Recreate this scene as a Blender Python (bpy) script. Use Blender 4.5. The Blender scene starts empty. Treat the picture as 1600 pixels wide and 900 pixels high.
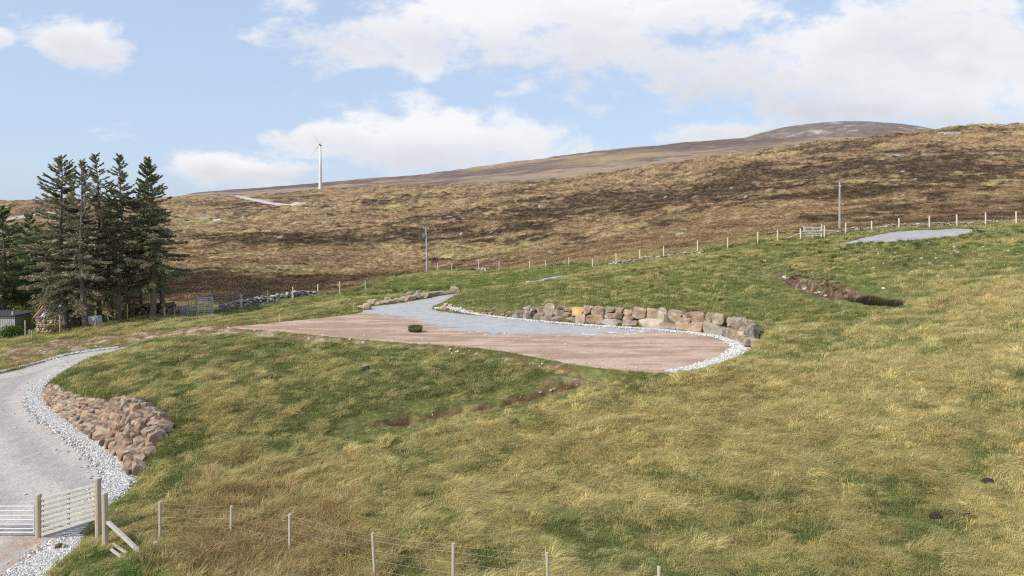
import bpy, math, random
import numpy as np
R = math.radians
# ------------------------------------------------------------------ camera, sky, sun, exposure
F = 1100.0; HY = 330.0; CZ = 10.0          # focal length and eye-level row for a 1600 px wide frame, eye height (m)
S = bpy.context.scene
col = S.collection
cd = bpy.data.cameras.new('camera'); cam = bpy.data.objects.new('camera', cd); col.objects.link(cam)
cam.location = (0, 0, CZ); cam.rotation_euler = (R(90), 0, 0)
cd.sensor_width = 36; cd.lens = 36*F/1600; cd.shift_y = -(450-HY)/1600
cd.clip_start = 0.5; cd.clip_end = 20000
S.camera = cam
S.view_settings.view_transform = 'Standard'; S.view_settings.look = 'None'; S.view_settings.gamma = 1
S.view_settings.exposure = 0.35
S.cycles.use_denoising = False; S.cycles.max_bounces = 5; S.cycles.diffuse_bounces = 3; S.cycles.filter_width = 1.15; S.cycles.sample_clamp_indirect = 4
SUN_AZ, SUN_EL = -128, 42     # azimuth clockwise from the view direction (+Y): behind left; elevation
sd = bpy.data.lights.new('sun', 'SUN'); sd.energy = 3.5; sd.angle = R(1.2); sd.color = (1, .93, .82)
sun = bpy.data.objects.new('sun', sd); col.objects.link(sun)
sun.rotation_euler = (R(90-SUN_EL), 0, R(180-SUN_AZ-0))
# direction of light = -Z rotated; sun stands at azimuth SUN_AZ
from mathutils import Vector
sv = Vector((math.sin(R(SUN_AZ))*math.cos(R(SUN_EL)), math.cos(R(SUN_AZ))*math.cos(R(SUN_EL)), math.sin(R(SUN_EL))))
sun.rotation_euler = (-sv).to_track_quat('-Z', 'Y').to_euler()

W = bpy.data.worlds.new('World'); S.world = W; W.use_nodes = True
nt = W.node_tree; N = nt.nodes; L = nt.links; N.clear()
def wn(t, **k):
    n = N.new(t)
    for a, b in k.items(): setattr(n, a, b)
    return n
def wm(op, a, b=None, c=None, clamp=False):
    n = N.new('ShaderNodeMath'); n.operation = op; n.use_clamp = clamp
    for i, v in enumerate((a, b, c)):
        if v is None: continue
        if isinstance(v, (int, float)): n.inputs[i].default_value = v
        else: L.new(v, n.inputs[i])
    return n.outputs[0]
out = wn('ShaderNodeOutputWorld'); bg = wn('ShaderNodeBackground'); bg.inputs[1].default_value = 0.11
L.new(bg.outputs[0], out.inputs[0])
sky = wn('ShaderNodeTexSky', sky_type='NISHITA', sun_disc=False)
sky.sun_elevation = R(SUN_EL); sky.sun_rotation = R(SUN_AZ); sky.altitude = 100; sky.dust_density = 1.0; sky.air_density = 1.0
tc = wn('ShaderNodeTexCoord'); sp = wn('ShaderNodeSeparateXYZ'); L.new(tc.outputs['Generated'], sp.inputs[0])
X, Y, Zc = sp.outputs
ay = wm('MAXIMUM', wm('ABSOLUTE', Y), 0.12)
U = wm('DIVIDE', X, ay); V = wm('DIVIDE', Zc, ay)
cv = wn('ShaderNodeCombineXYZ'); L.new(U, cv.inputs[0]); L.new(wm('MULTIPLY', V, 1.7), cv.inputs[1])
def wnoise(scale, detail, rough, off=0.0, dist=0.0):
    m = wn('ShaderNodeMapping'); L.new(cv.outputs[0], m.inputs[0]); m.inputs['Location'].default_value = (off, off*.7, off*.3)
    n = wn('ShaderNodeTexNoise'); n.inputs['Scale'].default_value = scale; n.inputs['Detail'].default_value = detail
    n.inputs['Roughness'].default_value = rough; n.inputs['Distortion'].default_value = dist
    L.new(m.outputs[0], n.inputs['Vector']); return n.outputs['Fac']
n1 = wnoise(8, 10, .6, 3.1, .35); n2 = wnoise(2.2, 5, .55, 8.4); n3 = wnoise(22, 6, .6, 1.7)
# clouds: soft ellipses of sky direction (px, py, rx, ry, weight) broken up by noise
CL = [(130, 70, 90, 52, 1.1), (0, 60, 30, 22, .9), (335, 262, 80, 24, .95), (410, 268, 80, 18, .8), (470, 262, 70, 16, .6), (700, 215, 160, 60, 1.15), (560, 222, 180, 36, .85),
      (1110, 212, 115, 24, 1.0), (620, 50, 170, 55, .8), (850, 70, 240, 70, .95), (900, 20, 420, 50, 1.0), (1150, 120, 260, 70, 1.0), (1450, 105, 330, 110, 1.2),
      (1520, 5, 160, 60, .8), (1300, 170, 160, 40, .6), (790, 145, 50, 14, .55), (1560, 180, 150, 40, .8),
      (1300, -150, 700, 150, 1.0), (300, -230, 500, 130, .8), (2300, 100, 500, 160, 1.0), (-900, 120, 500, 130, 1.0)]
tot = None; low = None
for (px, py, rx, ry, w) in CL:
    du = wm('MULTIPLY', wm('SUBTRACT', U, (px-800)/F), F/rx)
    dv = wm('MULTIPLY', wm('SUBTRACT', V, (HY-py)/F), F/ry)
    d2 = wm('ADD', wm('MULTIPLY', du, du), wm('MULTIPLY', dv, dv))
    g = wm('MULTIPLY', wm('POWER', 2.71828, wm('MULTIPLY', d2, -0.9)), w)
    s = wm('MULTIPLY', g, dv)
    tot = g if tot is None else wm('MAXIMUM', tot, g)
    low = s if low is None else wm('ADD', low, s)
dens = wm('ADD', tot, wm('MULTIPLY', wm('SUBTRACT', n1, .5), 1.9))
dens = wm('ADD', dens, wm('MULTIPLY', wm('SUBTRACT', n3, .5), 1.0))
mr = wn('ShaderNodeMapRange', interpolation_type='SMOOTHSTEP'); L.new(dens, mr.inputs[0])
mr.inputs[1].default_value = .30; mr.inputs[2].default_value = .85; mr.inputs[3].default_value = 0; mr.inputs[4].default_value = 1
alpha = wm('MULTIPLY', mr.outputs[0], .94)
# brightness: crisp bright edges and tops, greyer undersides and thick middles
shade = wm('SUBTRACT', wm('ADD', wm('MULTIPLY', low, .45), wm('MULTIPLY', wm('SUBTRACT', n2, .5), 1.4)), wm('MULTIPLY', wm('SUBTRACT', dens, .9), .35))
mr2 = wn('ShaderNodeMapRange'); L.new(shade, mr2.inputs[0])
mr2.inputs[1].default_value = -.45; mr2.inputs[2].default_value = .3
mixc = wn('ShaderNodeMix', data_type='RGBA'); L.new(mr2.outputs[0], mixc.inputs['Factor'])
mixc.inputs['A'].default_value = (4.7, 4.85, 5.3, 1); mixc.inputs['B'].default_value = (6.9, 6.9, 7.0, 1)
hz = wn('ShaderNodeMix', data_type='RGBA'); hz.inputs['Factor'].default_value = .7
L.new(sky.outputs[0], hz.inputs['A']); hz.inputs['B'].default_value = (4.1, 5.1, 6.85, 1)
mx = wn('ShaderNodeMix', data_type='RGBA'); L.new(alpha, mx.inputs['Factor']); L.new(hz.outputs['Result'], mx.inputs['A']); L.new(mixc.outputs['Result'], mx.inputs['B'])
L.new(mx.outputs['Result'], bg.inputs[0])

# ------------------------------------------------------------------ numpy helpers
rng = np.random.default_rng(7)
def _hash(ix, iy, seed):
    h = (ix.astype(np.int64)*374761393 + iy.astype(np.int64)*668265263 + seed*1442695041) & 0xffffffff
    h = ((h ^ (h >> 13))*1274126177) & 0xffffffff
    h = (h ^ (h >> 16)) & 0xffffffff
    return (h & 0xffffff)/float(0xffffff)
def vnoise(x, y, seed=0):
    x = np.asarray(x, float); y = np.asarray(y, float)
    ix = np.floor(x); iy = np.floor(y); fx = x-ix; fy = y-iy
    fx = fx*fx*(3-2*fx); fy = fy*fy*(3-2*fy)
    a = _hash(ix, iy, seed); b = _hash(ix+1, iy, seed); c = _hash(ix, iy+1, seed); d = _hash(ix+1, iy+1, seed)
    return (a*(1-fx)+b*fx)*(1-fy)+(c*(1-fx)+d*fx)*fy
def fbm(x, y, scale, octs=4, seed=0, gain=.5):
    x = np.asarray(x, float)/scale; y = np.asarray(y, float)/scale; s = 0; a = 1; t = 0
    for o in range(octs):
        c, q = math.cos(o*1.1+.3), math.sin(o*1.1+.3)
        s = s + a*vnoise((x*c-y*q)*2**o+o*17.3, (x*q+y*c)*2**o-o*9.1, seed+o); t += a; a *= gain
    return s/t
def sstep(a, b, x):
    t = np.clip((x-a)/(b-a), 0, 1); return t*t*(3-2*t)
def sdist(x, y, poly):
    """signed distance to a polygon, negative inside"""
    x = np.asarray(x, float); y = np.asarray(y, float)
    best = np.full(x.shape, 1e18); ins = np.zeros(x.shape, bool); n = len(poly)
    for i in range(n):
        ax, ay_ = poly[i]; bx, by = poly[(i+1) % n]
        ex, ey = bx-ax, by-ay_; t = np.clip(((x-ax)*ex+(y-ay_)*ey)/(ex*ex+ey*ey+1e-12), 0, 1)
        best = np.minimum(best, (x-ax-t*ex)**2+(y-ay_-t*ey)**2)
        c = ((ay_ > y) != (by > y)) & (x < (bx-ax)*(y-ay_)/((by-ay_) if by != ay_ else 1e-9)+ax)
        ins ^= c
    d = np.sqrt(best); return np.where(ins, -d, d)
def spline(pts, n=8, closed=True):
    P = np.array(pts, float); m = len(P); o = []
    rngi = range(m) if closed else range(m-1)
    for i in rngi:
        p0 = P[(i-1) % m] if closed else P[max(i-1, 0)]; p1 = P[i]; p2 = P[(i+1) % m]; p3 = P[(i+2) % m] if closed else P[min(i+2, m-1)]
        for k in range(n):
            t = k/n; o.append(.5*((2*p1)+(-p0+p2)*t+(2*p0-5*p1+4*p2-p3)*t*t+(-p0+3*p1-3*p2+p3)*t**3))
    if not closed: o.append(P[-1])
    return np.array(o)
def pz(px, py, z):     # picture direction (px, py) met at height z below the eye -> world x, y
    d = F*(-z)/(py-HY); return ((px-800)/F*d, d)

# ------------------------------------------------------------------ terrain
ZP = -7.0
# (px, py, z below the eye)
CZL = [
 # foreground
 (-250,900,-9.9),(0,900,-9.95),(150,905,-9.6),(300,900,-9.45),(500,900,-9.3),(700,900,-9.25),(860,900,-9.2),(1050,900,-8.95),(1250,900,-8.7),(1450,900,-8.45),(1600,900,-8.25),(1850,900,-7.9),
 (0,1500,-11),(400,1400,-10.2),(800,1400,-10),(1200,1400,-9.6),(1600,1400,-9),(-250,1500,-11),(1850,1400,-8.8),
 (160,840,-9.62),(252,835,-9.5),(361,820,-9.35),(453,800,-9.2),(600,750,-8.9),(400,750,-8.95),(300,760,-9.1),(230,790,-9.5),
 (280,720,-9.0),(300,640,-8.15),(400,640,-8.1),(500,640,-8.15),(450,580,-7.55),(350,575,-7.6),(250,600,-7.75),(150,598,-7.85),(110,598,-7.95),(200,626,-7.92),(265,650,-8.2),(262,690,-8.7),
 (800,700,-8.4),(700,640,-8.1),(570,668,-8.35),(700,660,-8.3),(800,640,-7.95),(1000,620,-7.6),(1000,700,-8.2),(1000,800,-8.75),(800,800,-9.0),
 (1200,600,-7.1),(1200,700,-7.8),(1200,800,-8.4),(1400,560,-6.2),(1400,700,-7.35),(1600,560,-5.6),(1600,700,-7.0),(1850,560,-5.0),(1850,700,-6.4),
 (1600,480,-4.75),(1600,420,-3.6),(1600,385,-2.65),(1400,480,-5.25),(1400,430,-4.3),(1400,395,-3.25),(1850,460,-4.0),(1850,400,-2.7),
 (1300,520,-6.1),(1250,570,-6.8),
 # front lip of the pad
 (1045,590,-7.08),(880,572,-7.1),(760,550,-7.1),(600,538,-7.1),(500,529,-7.1),(420,523,-7.12),(350,520,-7.2),(300,530,-7.35),(250,533,-7.42),(200,544,-7.75),(600,590,-7.5),(750,600,-7.5),
 # behind the boulder wall
 (1185,522,-6.35),(1150,497,-6.05),(1100,492,-6.02),(1000,486,-6.0),(900,481,-6.05),(820,480,-6.2),(740,476,-6.5),(690,475,-6.75),
 (1200,480,-5.75),(1200,430,-4.7),(1200,402,-3.95),(1100,450,-5.15),(1100,415,-4.4),(1000,450,-5.35),(1000,424,-4.9),(900,455,-5.75),(900,436,-5.5),(800,460,-6.2),(800,446,-6.0),(730,463,-6.55),
 # left of the pad, road and verge
 (470,500,-7.1),(570,487,-7.0),(640,474,-7.0),(560,474,-7.0),(480,482,-7.6),(400,495,-7.6),(300,508,-8.0),(200,520,-8.35),(100,535,-8.6),(0,555,-8.8),(-250,560,-9.6),
 (0,600,-8.7),(-250,640,-9.4),(0,700,-9.2),(-250,760,-9.8),(0,800,-9.6),
]
# (px, py, depth)
CDL = [
 (0,533,54),(110,516,53),(188,501,55),(250,494,57),(320,494,60),(377,482,63),(420,477,65),(458,469,67),(-250,530,56),
 (500,462,73),(540,460,80),(600,455,84),(667,425,115),(600,430,108),(540,442,100),
 (580,462,72),(640,455,74),(700,449,75),(690,461,60),(640,440,88),(740,437,85),
 (760,457,66),(820,455,66),(850,440,68),(880,434,70),(840,428,78),(800,424,92),(748,424,100),(700,424,108),(890,414,80),(928,418,75),
 (1000,409,72),(1092,397,70),(1215,378,69),(1265,376,69),(1325,365,69),(1405,358,69),(1495,355,69),(1588,351,69),(1850,344,69),
 (1310,383,63),(1450,366,64),
 # moor just beyond the fences
 (0,490,75),(-250,490,75),(200,470,78),(300,455,85),(400,445,95),(500,432,110),
 (1000,395,90),(1200,366,85),(1312,360,92),(1400,350,85),(1600,340,85),(1850,330,85),
 (900,402,95),(800,410,115),(667,405,140),
 (0,440,120),(-250,440,120),(200,415,135),(400,400,150),(600,378,190),(800,375,165),(1000,355,150),(1200,325,150),(1400,312,150),(1600,300,150),(1850,290,150),
 (0,385,200),(-250,380,200),(200,370,220),(400,355,260),(600,340,280),(800,325,280),(1000,305,270),(1200,280,260),(1400,262,250),(1600,255,250),(1850,245,250),
 (0,348,340),(-250,345,340),(200,338,380),(400,325,420),(600,308,420),(800,300,400),(1000,278,400),(1200,248,380),(1400,226,370),(1600,212,360),(1850,205,360),
 # crest
 (-250,318,620),(0,316,620),(200,314,640),(400,305,650),(500,298,640),(600,293,640),(740,289,620),(860,284,600),(1000,264,560),(1200,234,520),(1410,210,480),(1480,203,470),(1560,197,450),(1600,198,450),(1850,194,450),
 # beyond the crest
 (-250,330,1000),(0,330,1000),(200,330,1000),(400,322,1000),(600,312,1000),(800,305,1000),(1000,290,950),(1200,265,900),(1410,242,900),(1600,230,850),(1850,226,850),
 (-250,334,1400),(200,332,1400),(600,325,1400),(1000,312,1400),(1400,280,1400),(1850,270,1400),
]
SX, SY = 1/260.0, 2.6
pts = []
for (px, py, z) in CZL: pts.append((px*SX, math.log(F*(-z)/(py-HY))*SY, py))
for (px, py, d) in CDL: pts.append((px*SX, math.log(d)*SY, py))
P = np.array(pts)
def tker(r2): return np.where(r2 > 1e-12, .5*r2*np.log(r2+1e-12), 0)
K = tker((P[:, 0, None]-P[None, :, 0])**2+(P[:, 1, None]-P[None, :, 1])**2)
n_ = len(P); A = np.zeros((n_+3, n_+3)); A[:n_, :n_] = K+np.eye(n_)*2e-4; A[:n_, n_] = 1; A[:n_, n_+1:] = P[:, :2]; A[n_:, :n_] = A[:n_, n_:].T
# fit z/d rather than the row: same thing, bottom rows weigh alike
wts = np.linalg.solve(A, np.concatenate([P[:, 2], np.zeros(3)]))
GU0, GU1, GN = -420, 2020, 245; GD0, GD1, GM = math.log(6.5), math.log(1500), 340
gu = np.linspace(GU0, GU1, GN)*SX; gd = np.linspace(GD0, GD1, GM)*SY
gg, hh = np.meshgrid(gu, gd)
G = np.zeros(gg.shape)
for i in range(n_): G += wts[i]*tker((gg-P[i, 0])**2+(hh-P[i, 1])**2)
G += wts[n_]+wts[n_+1]*gg+wts[n_+2]*hh
def base_row(px, ld):
    """bicubic look-up of the terrain's row for direction px and log depth"""
    fx = np.clip((px-GU0)/(GU1-GU0)*(GN-1), 1, GN-2.001); fy = np.clip((ld-GD0)/(GD1-GD0)*(GM-1), 1, GM-2.001)
    ix = fx.astype(int); iy = fy.astype(int); tx = fx-ix; ty = fy-iy
    def cw(t): return (.5*(-t+2*t*t-t**3), .5*(2-5*t*t+3*t**3), .5*(t+4*t*t-3*t**3), .5*(-t*t+t**3))
    wx = cw(tx); wy = cw(ty); s = 0
    for j in range(4):
        for i in range(4): s = s+wy[j]*wx[i]*G[iy+j-1, ix+i-1]
    return s
# --- the pad and the roads, as outlines on the ground
PAD = spline([pz(*a, ZP) for a in [(1045,582),(960,577),(880,566),(760,545),(600,533),(500,524),(420,516),(368,511),(470,500),(560,489),(572,480),(630,473),(690,462),(740,457),(760,461),(715,466),(678,478),(690,486),(800,498),(900,507),(1000,513),(1100,522),(1150,534),(1166,546),(1140,562),(1095,575)]], 5)
GREY = spline([pz(*a, ZP) for a in [(560,488),(575,480),(630,473),(690,462),(740,457),(760,461),(715,466),(678,478),(690,486),(800,498),(900,507),(1000,514),(1040,517),(960,522),(860,523),(760,520),(690,512),(650,500),(600,492)]], 5)
def rz(px, py, z): return pz(px, py, z)+(z,)
RP = [rz(-350,640,-9.3),rz(0,592,-8.65),rz(100,566,-8.4),rz(180,549,-8.15),rz(0,700,-9.2),rz(120,680,-9.15),rz(60,620,-8.8),rz(100,760,-9.5),rz(190,740,-9.42),rz(0,800,-9.65),rz(60,850,-9.8),rz(0,900,-9.95),rz(-200,900,-9.95),rz(-250,760,-9.7), rz(260,540,-8.1), rz(0,1200,-10.8)]
RPa = np.array(RP)
A2 = np.c_[np.ones(len(RPa)), RPa[:, 0], RPa[:, 1], RPa[:, 0]**2, RPa[:, 0]*RPa[:, 1], RPa[:, 1]**2]
rc = np.linalg.lstsq(A2, RPa[:, 2], rcond=None)[0]
def roadz(x, y): return rc[0]+rc[1]*x+rc[2]*y+rc[3]*x*x+rc[4]*x*y+rc[5]*y*y
def proad(px, py):       # direction met on the road surface
    lo, hi = 12., 70.
    f = lambda d: (-roadz((px-800)/F*d, d))*F/d+HY-py
    for _ in range(60):
        m = (lo+hi)/2
        if f(m) > 0: lo = m
        else: hi = m
    return ((px-800)/F*lo, lo)
ROAD = spline([proad(*a) for a in [(-350,620),(-150,600),(0,584),(60,568),(110,554),(185,543),(240,536),(262,541),(200,549),(150,562),(100,580),(68,606),(66,632),(100,662),(150,700),(185,725),(206,745),(200,765),(168,790),(120,838),(95,865),(60,900),(20,960),(-40,1060),(-350,1300),(-420,800)]], 6)
ROADZONES = None
def hx(px, d): return ((px-800)/F*d, d)
UPROAD = [(1e6, 1e6), (1e6+1, 1e6), (1e6, 1e6+1)]
MIDROAD = [(1e6, 1e6), (1e6+1, 1e6), (1e6, 1e6+1)]
def terrain(x, y, cut=True):
    """ground height below the eye; cut=True lowers it a little under the gravel sheets"""
    x = np.asarray(x, float); y = np.maximum(np.asarray(y, float), 6.6)
    px = x/y*F+800; ld = np.log(y)
    z = -(base_row(px, ld)-HY)*y/F
    near = 1-sstep(60, 90, y)
    z = z+near*((fbm(x, y, 3.2, 3, 11)-.5)*.36+(fbm(x, y, .9, 2, 15)-.5)*.30*sstep(-.2, 1.5, y*0+1.5))
    far = sstep(75, 140, y)
    calm = 1-.93*np.clip(np.exp(-(((px-425)/75)**2+((ld-math.log(500))/.24)**2)**2)+np.exp(-(((px-0)/75)**2+((ld-math.log(380))/.13)**2)**2), 0, 1)
    z = z+calm*far*((fbm(x, y, 22, 4, 21)-.5)*np.clip(y*.016, 0, 7.0)+(fbm(x, y, 4, 3, 25)-.5)*np.clip(y*.009, .5, 3.2))
    # soil scar across the slope below the pad, a small step down
    sc = sdist(x, y, SCAR); z = z-.38*(1-sstep(-.3, .12, sc))
    s2 = sdist(x, y, HOLE); z = z-.6*(1-sstep(-1.2, .1, s2))
    s3 = sdist(x, y, DITCH); z = z-.6*(1-sstep(-.12, .12, s3))
    mnd = np.exp(-(((x-MOUND[0])/1.5)**2+((y-MOUND[1])/.8)**2)); z = z+.3*mnd
    dp = sdist(x, y, PAD); b = sstep(.15, .95, dp)
    z = ZP*(1-b)+z*b
    dr = sdist(x, y, ROAD); b = sstep(.1, 1.3, dr)
    z = roadz(x, y)*(1-b)+z*b
    if cut:
        z = z-.09*(1-sstep(-.25, .1, dp))-.09*(1-sstep(-.25, .1, dr))
        for pl in (UPROAD, MIDROAD):
            z = z-.1*(1-sstep(-.3, .1, sdist(x, y, pl)))
    return z
FAR = [(1e6, 1e6), (1e6+1, 1e6), (1e6, 1e6+1)]
SCAR = HOLE = DITCH = FAR; MOUND = (1e6, 1e6)
_D = np.exp(np.linspace(math.log(9), math.log(1400), 5200))
def hit(px, py, dmin=9):
    """where the sight line through (px, py) first meets the ground -> world (x, y, z below eye)"""
    d = _D[_D >= dmin]; z = terrain((px-800)/F*d, d); row = HY-z*F/d
    k = np.nonzero(row <= py)[0]
    i = k[0] if len(k) else len(d)-1
    return ((px-800)/F*d[i], d[i], z[i])
def hxy(px, py, dmin=9):
    h = hit(px, py, dmin); return (h[0], h[1])
_s = [hxy(*a) for a in [(560,667),(600,658),(640,648),(660,650),(700,640),(740,636),(780,625),(850,610),(905,594),(908,603),(870,614),(800,631),(740,643),(700,648),(650,659),(600,667)]]
_h = [hxy(*a) for a in [(1212,425),(1240,434),(1285,441),(1320,450),(1365,461),(1330,466),(1290,465),(1255,457),(1225,441)]]
_t = [hxy(*a) for a in [(1320,458),(1345,461),(1385,469),(1407,472),(1404,479),(1375,478),(1340,471),(1318,465)]]
UPROAD = spline([hxy(*a) for a in [(1296,383),(1345,380),(1400,376),(1450,372.5),(1500,367),(1540,358.5),(1490,357.5),(1430,360),(1380,366),(1335,376)]], 5)
MIDROAD = spline([hxy(*a) for a in [(822,441),(850,438.5),(870,435.5),(888,431.5),(876,431),(850,435),(826,439)]], 5)
_m = hxy(1262, 421)
SCAR, HOLE, DITCH, MOUND = _s, _h, _t, _m
def gz(x, y): return float(terrain(np.array([x]), np.array([y]))[0])+CZ
def at(px, d):         # a point on the ground in direction px at depth d, world z
    x = (px-800)/F*d; return (x, d, gz(x, d))
def fence_depth(px):
    return np.interp(px, [-450,300,458,540,600,667,740,800,870,928,1100,1215,1600,2050], [70,66,68,82,96,116,104,93,82,75,71,69,69,69])
# ------------------------------------------------------------------ materials
def newmat(name):
    m = bpy.data.materials.new(name); m.use_nodes = True
    return m, m.node_tree.nodes, m.node_tree.links, m.node_tree.nodes['Principled BSDF']
def mat(name, c, rough=.8, c2=None, scale=8, bump=0, metal=0, bscale=None, detail=5, stretch=None, spec=.3):
    """plain surface whose colour wanders between c and c2 by object-space noise"""
    m, N_, L_, b = newmat(name); b.inputs['Roughness'].default_value = rough; b.inputs['Metallic'].default_value = metal
    b.inputs['Specular IOR Level'].default_value = spec
    tc_ = N_.new('ShaderNodeTexCoord'); mp = N_.new('ShaderNodeMapping'); L_.new(tc_.outputs['Object'], mp.inputs[0])
    if stretch: mp.inputs['Scale'].default_value = stretch
    n = N_.new('ShaderNodeTexNoise'); n.inputs['Scale'].default_value = scale; n.inputs['Detail'].default_value = detail; n.inputs['Roughness'].default_value = .6
    L_.new(mp.outputs[0], n.inputs['Vector'])
    c2 = c2 or tuple(v*.6 for v in c)
    r = N_.new('ShaderNodeValToRGB'); r.color_ramp.elements[0].position = .32; r.color_ramp.elements[1].position = .68
    r.color_ramp.elements[0].color = (*c2, 1); r.color_ramp.elements[1].color = (*c, 1)
    L_.new(n.outputs['Fac'], r.inputs[0]); L_.new(r.outputs[0], b.inputs['Base Color'])
    if bump:
        n2_ = N_.new('ShaderNodeTexNoise'); n2_.inputs['Scale'].default_value = bscale or scale*3; n2_.inputs['Detail'].default_value = 6
        L_.new(mp.outputs[0], n2_.inputs['Vector'])
        bp = N_.new('ShaderNodeBump'); bp.inputs['Strength'].default_value = bump; bp.inputs['Distance'].default_value = .05
        L_.new(n2_.outputs['Fac'], bp.inputs['Height']); L_.new(bp.outputs[0], b.inputs['Normal'])
    return m
def colmat(name, attr='col', rough=.95, n_scale=3.0, amp=.5, bump=.5, bdist=.1, instancer=False, trans=0, world=True, n2s=None, spec=.15):
    """colour from the mesh's own paint attribute times fine noise"""
    m, N_, L_, b = newmat(name); b.inputs['Roughness'].default_value = rough; b.inputs['Specular IOR Level'].default_value = spec
    a = N_.new('ShaderNodeAttribute'); a.attribute_name = attr; a.attribute_type = 'INSTANCER' if instancer else 'GEOMETRY'
    src = a.outputs['Color']
    if amp:
        ge = N_.new('ShaderNodeNewGeometry') if world else N_.new('ShaderNodeTexCoord')
        v = ge.outputs['Position'] if world else ge.outputs['Object']
        n = N_.new('ShaderNodeTexNoise'); n.inputs['Scale'].default_value = n_scale; n.inputs['Detail'].default_value = 8; n.inputs['Roughness'].default_value = .7
        L_.new(v, n.inputs['Vector'])
        mr_ = N_.new('ShaderNodeMapRange'); L_.new(n.outputs['Fac'], mr_.inputs[0]); mr_.inputs[1].default_value = .3; mr_.inputs[2].default_value = .7
        mr_.inputs[3].default_value = 1-amp; mr_.inputs[4].default_value = 1+amp
        vm = N_.new('ShaderNodeVectorMath'); vm.operation = 'MULTIPLY'; L_.new(src, vm.inputs[0]); L_.new(mr_.outputs[0], vm.inputs[1]); src = vm.outputs[0]
        if bump:
            n2_ = N_.new('ShaderNodeTexNoise'); n2_.inputs['Scale'].default_value = n2s or n_scale*2; n2_.inputs['Detail'].default_value = 8; L_.new(v, n2_.inputs['Vector'])
            bp = N_.new('ShaderNodeBump'); bp.inputs['Strength'].default_value = bump; bp.inputs['Distance'].default_value = bdist
            L_.new(n2_.outputs['Fac'], bp.inputs['Height']); L_.new(bp.outputs[0], b.inputs['Normal'])
    L_.new(src, b.inputs['Base Color'])
    if trans:
        t = N_.new('ShaderNodeBsdfTranslucent'); L_.new(src, t.inputs[0]); ms = N_.new('ShaderNodeMixShader'); ms.inputs[0].default_value = trans
        L_.new(b.outputs[0], ms.inputs[1]); L_.new(t.outputs[0], ms.inputs[2])
        L_.new(ms.outputs[0], N_['Material Output'].inputs[0])
    return m
# ------------------------------------------------------------------ mesh helpers
def meshobj(name, V_, Fq, m, parent=None, smooth=False, cols=None, link=True):
    me = bpy.data.meshes.new(name)
    V_ = np.asarray(V_, np.float32)
    if isinstance(Fq, np.ndarray):
        k = Fq.shape[1]; nf = len(Fq)
        me.vertices.add(len(V_)); me.vertices.foreach_set('co', V_.ravel())
        me.loops.add(nf*k); me.loops.foreach_set('vertex_index', Fq.astype(np.int32).ravel())
        me.polygons.add(nf); me.polygons.foreach_set('loop_start', np.arange(0, nf*k, k, dtype=np.int32))
        me.update(calc_edges=True)
    else:
        me.from_pydata([tuple(map(float, v)) for v in V_], [], Fq); me.update()
    me.polygons.foreach_set('use_smooth', np.full(len(me.polygons), smooth))
    if cols is not None:
        c = np.ones((len(V_), 4), np.float32); c[:, :3] = cols
        a = me.color_attributes.new('col', 'FLOAT_COLOR', 'POINT'); a.data.foreach_set('color', c.ravel())
    me.materials.append(m)
    o = bpy.data.objects.new(name, me)
    if link: col.objects.link(o)
    if parent: o.parent = parent
    return o
def tag(o, label=None, cat=None, group=None, kind=None):
    for k, v in (('label', label), ('category', cat), ('group', group), ('kind', kind)):
        if v: o[k] = v
    return o
def empty(name, loc, rz=0, label=None, cat=None, group=None):
    o = bpy.data.objects.new(name, None); col.objects.link(o); o.location = loc; o.rotation_euler = (0, 0, rz); o.empty_display_size = .3
    return tag(o, label, cat, group)
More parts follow.
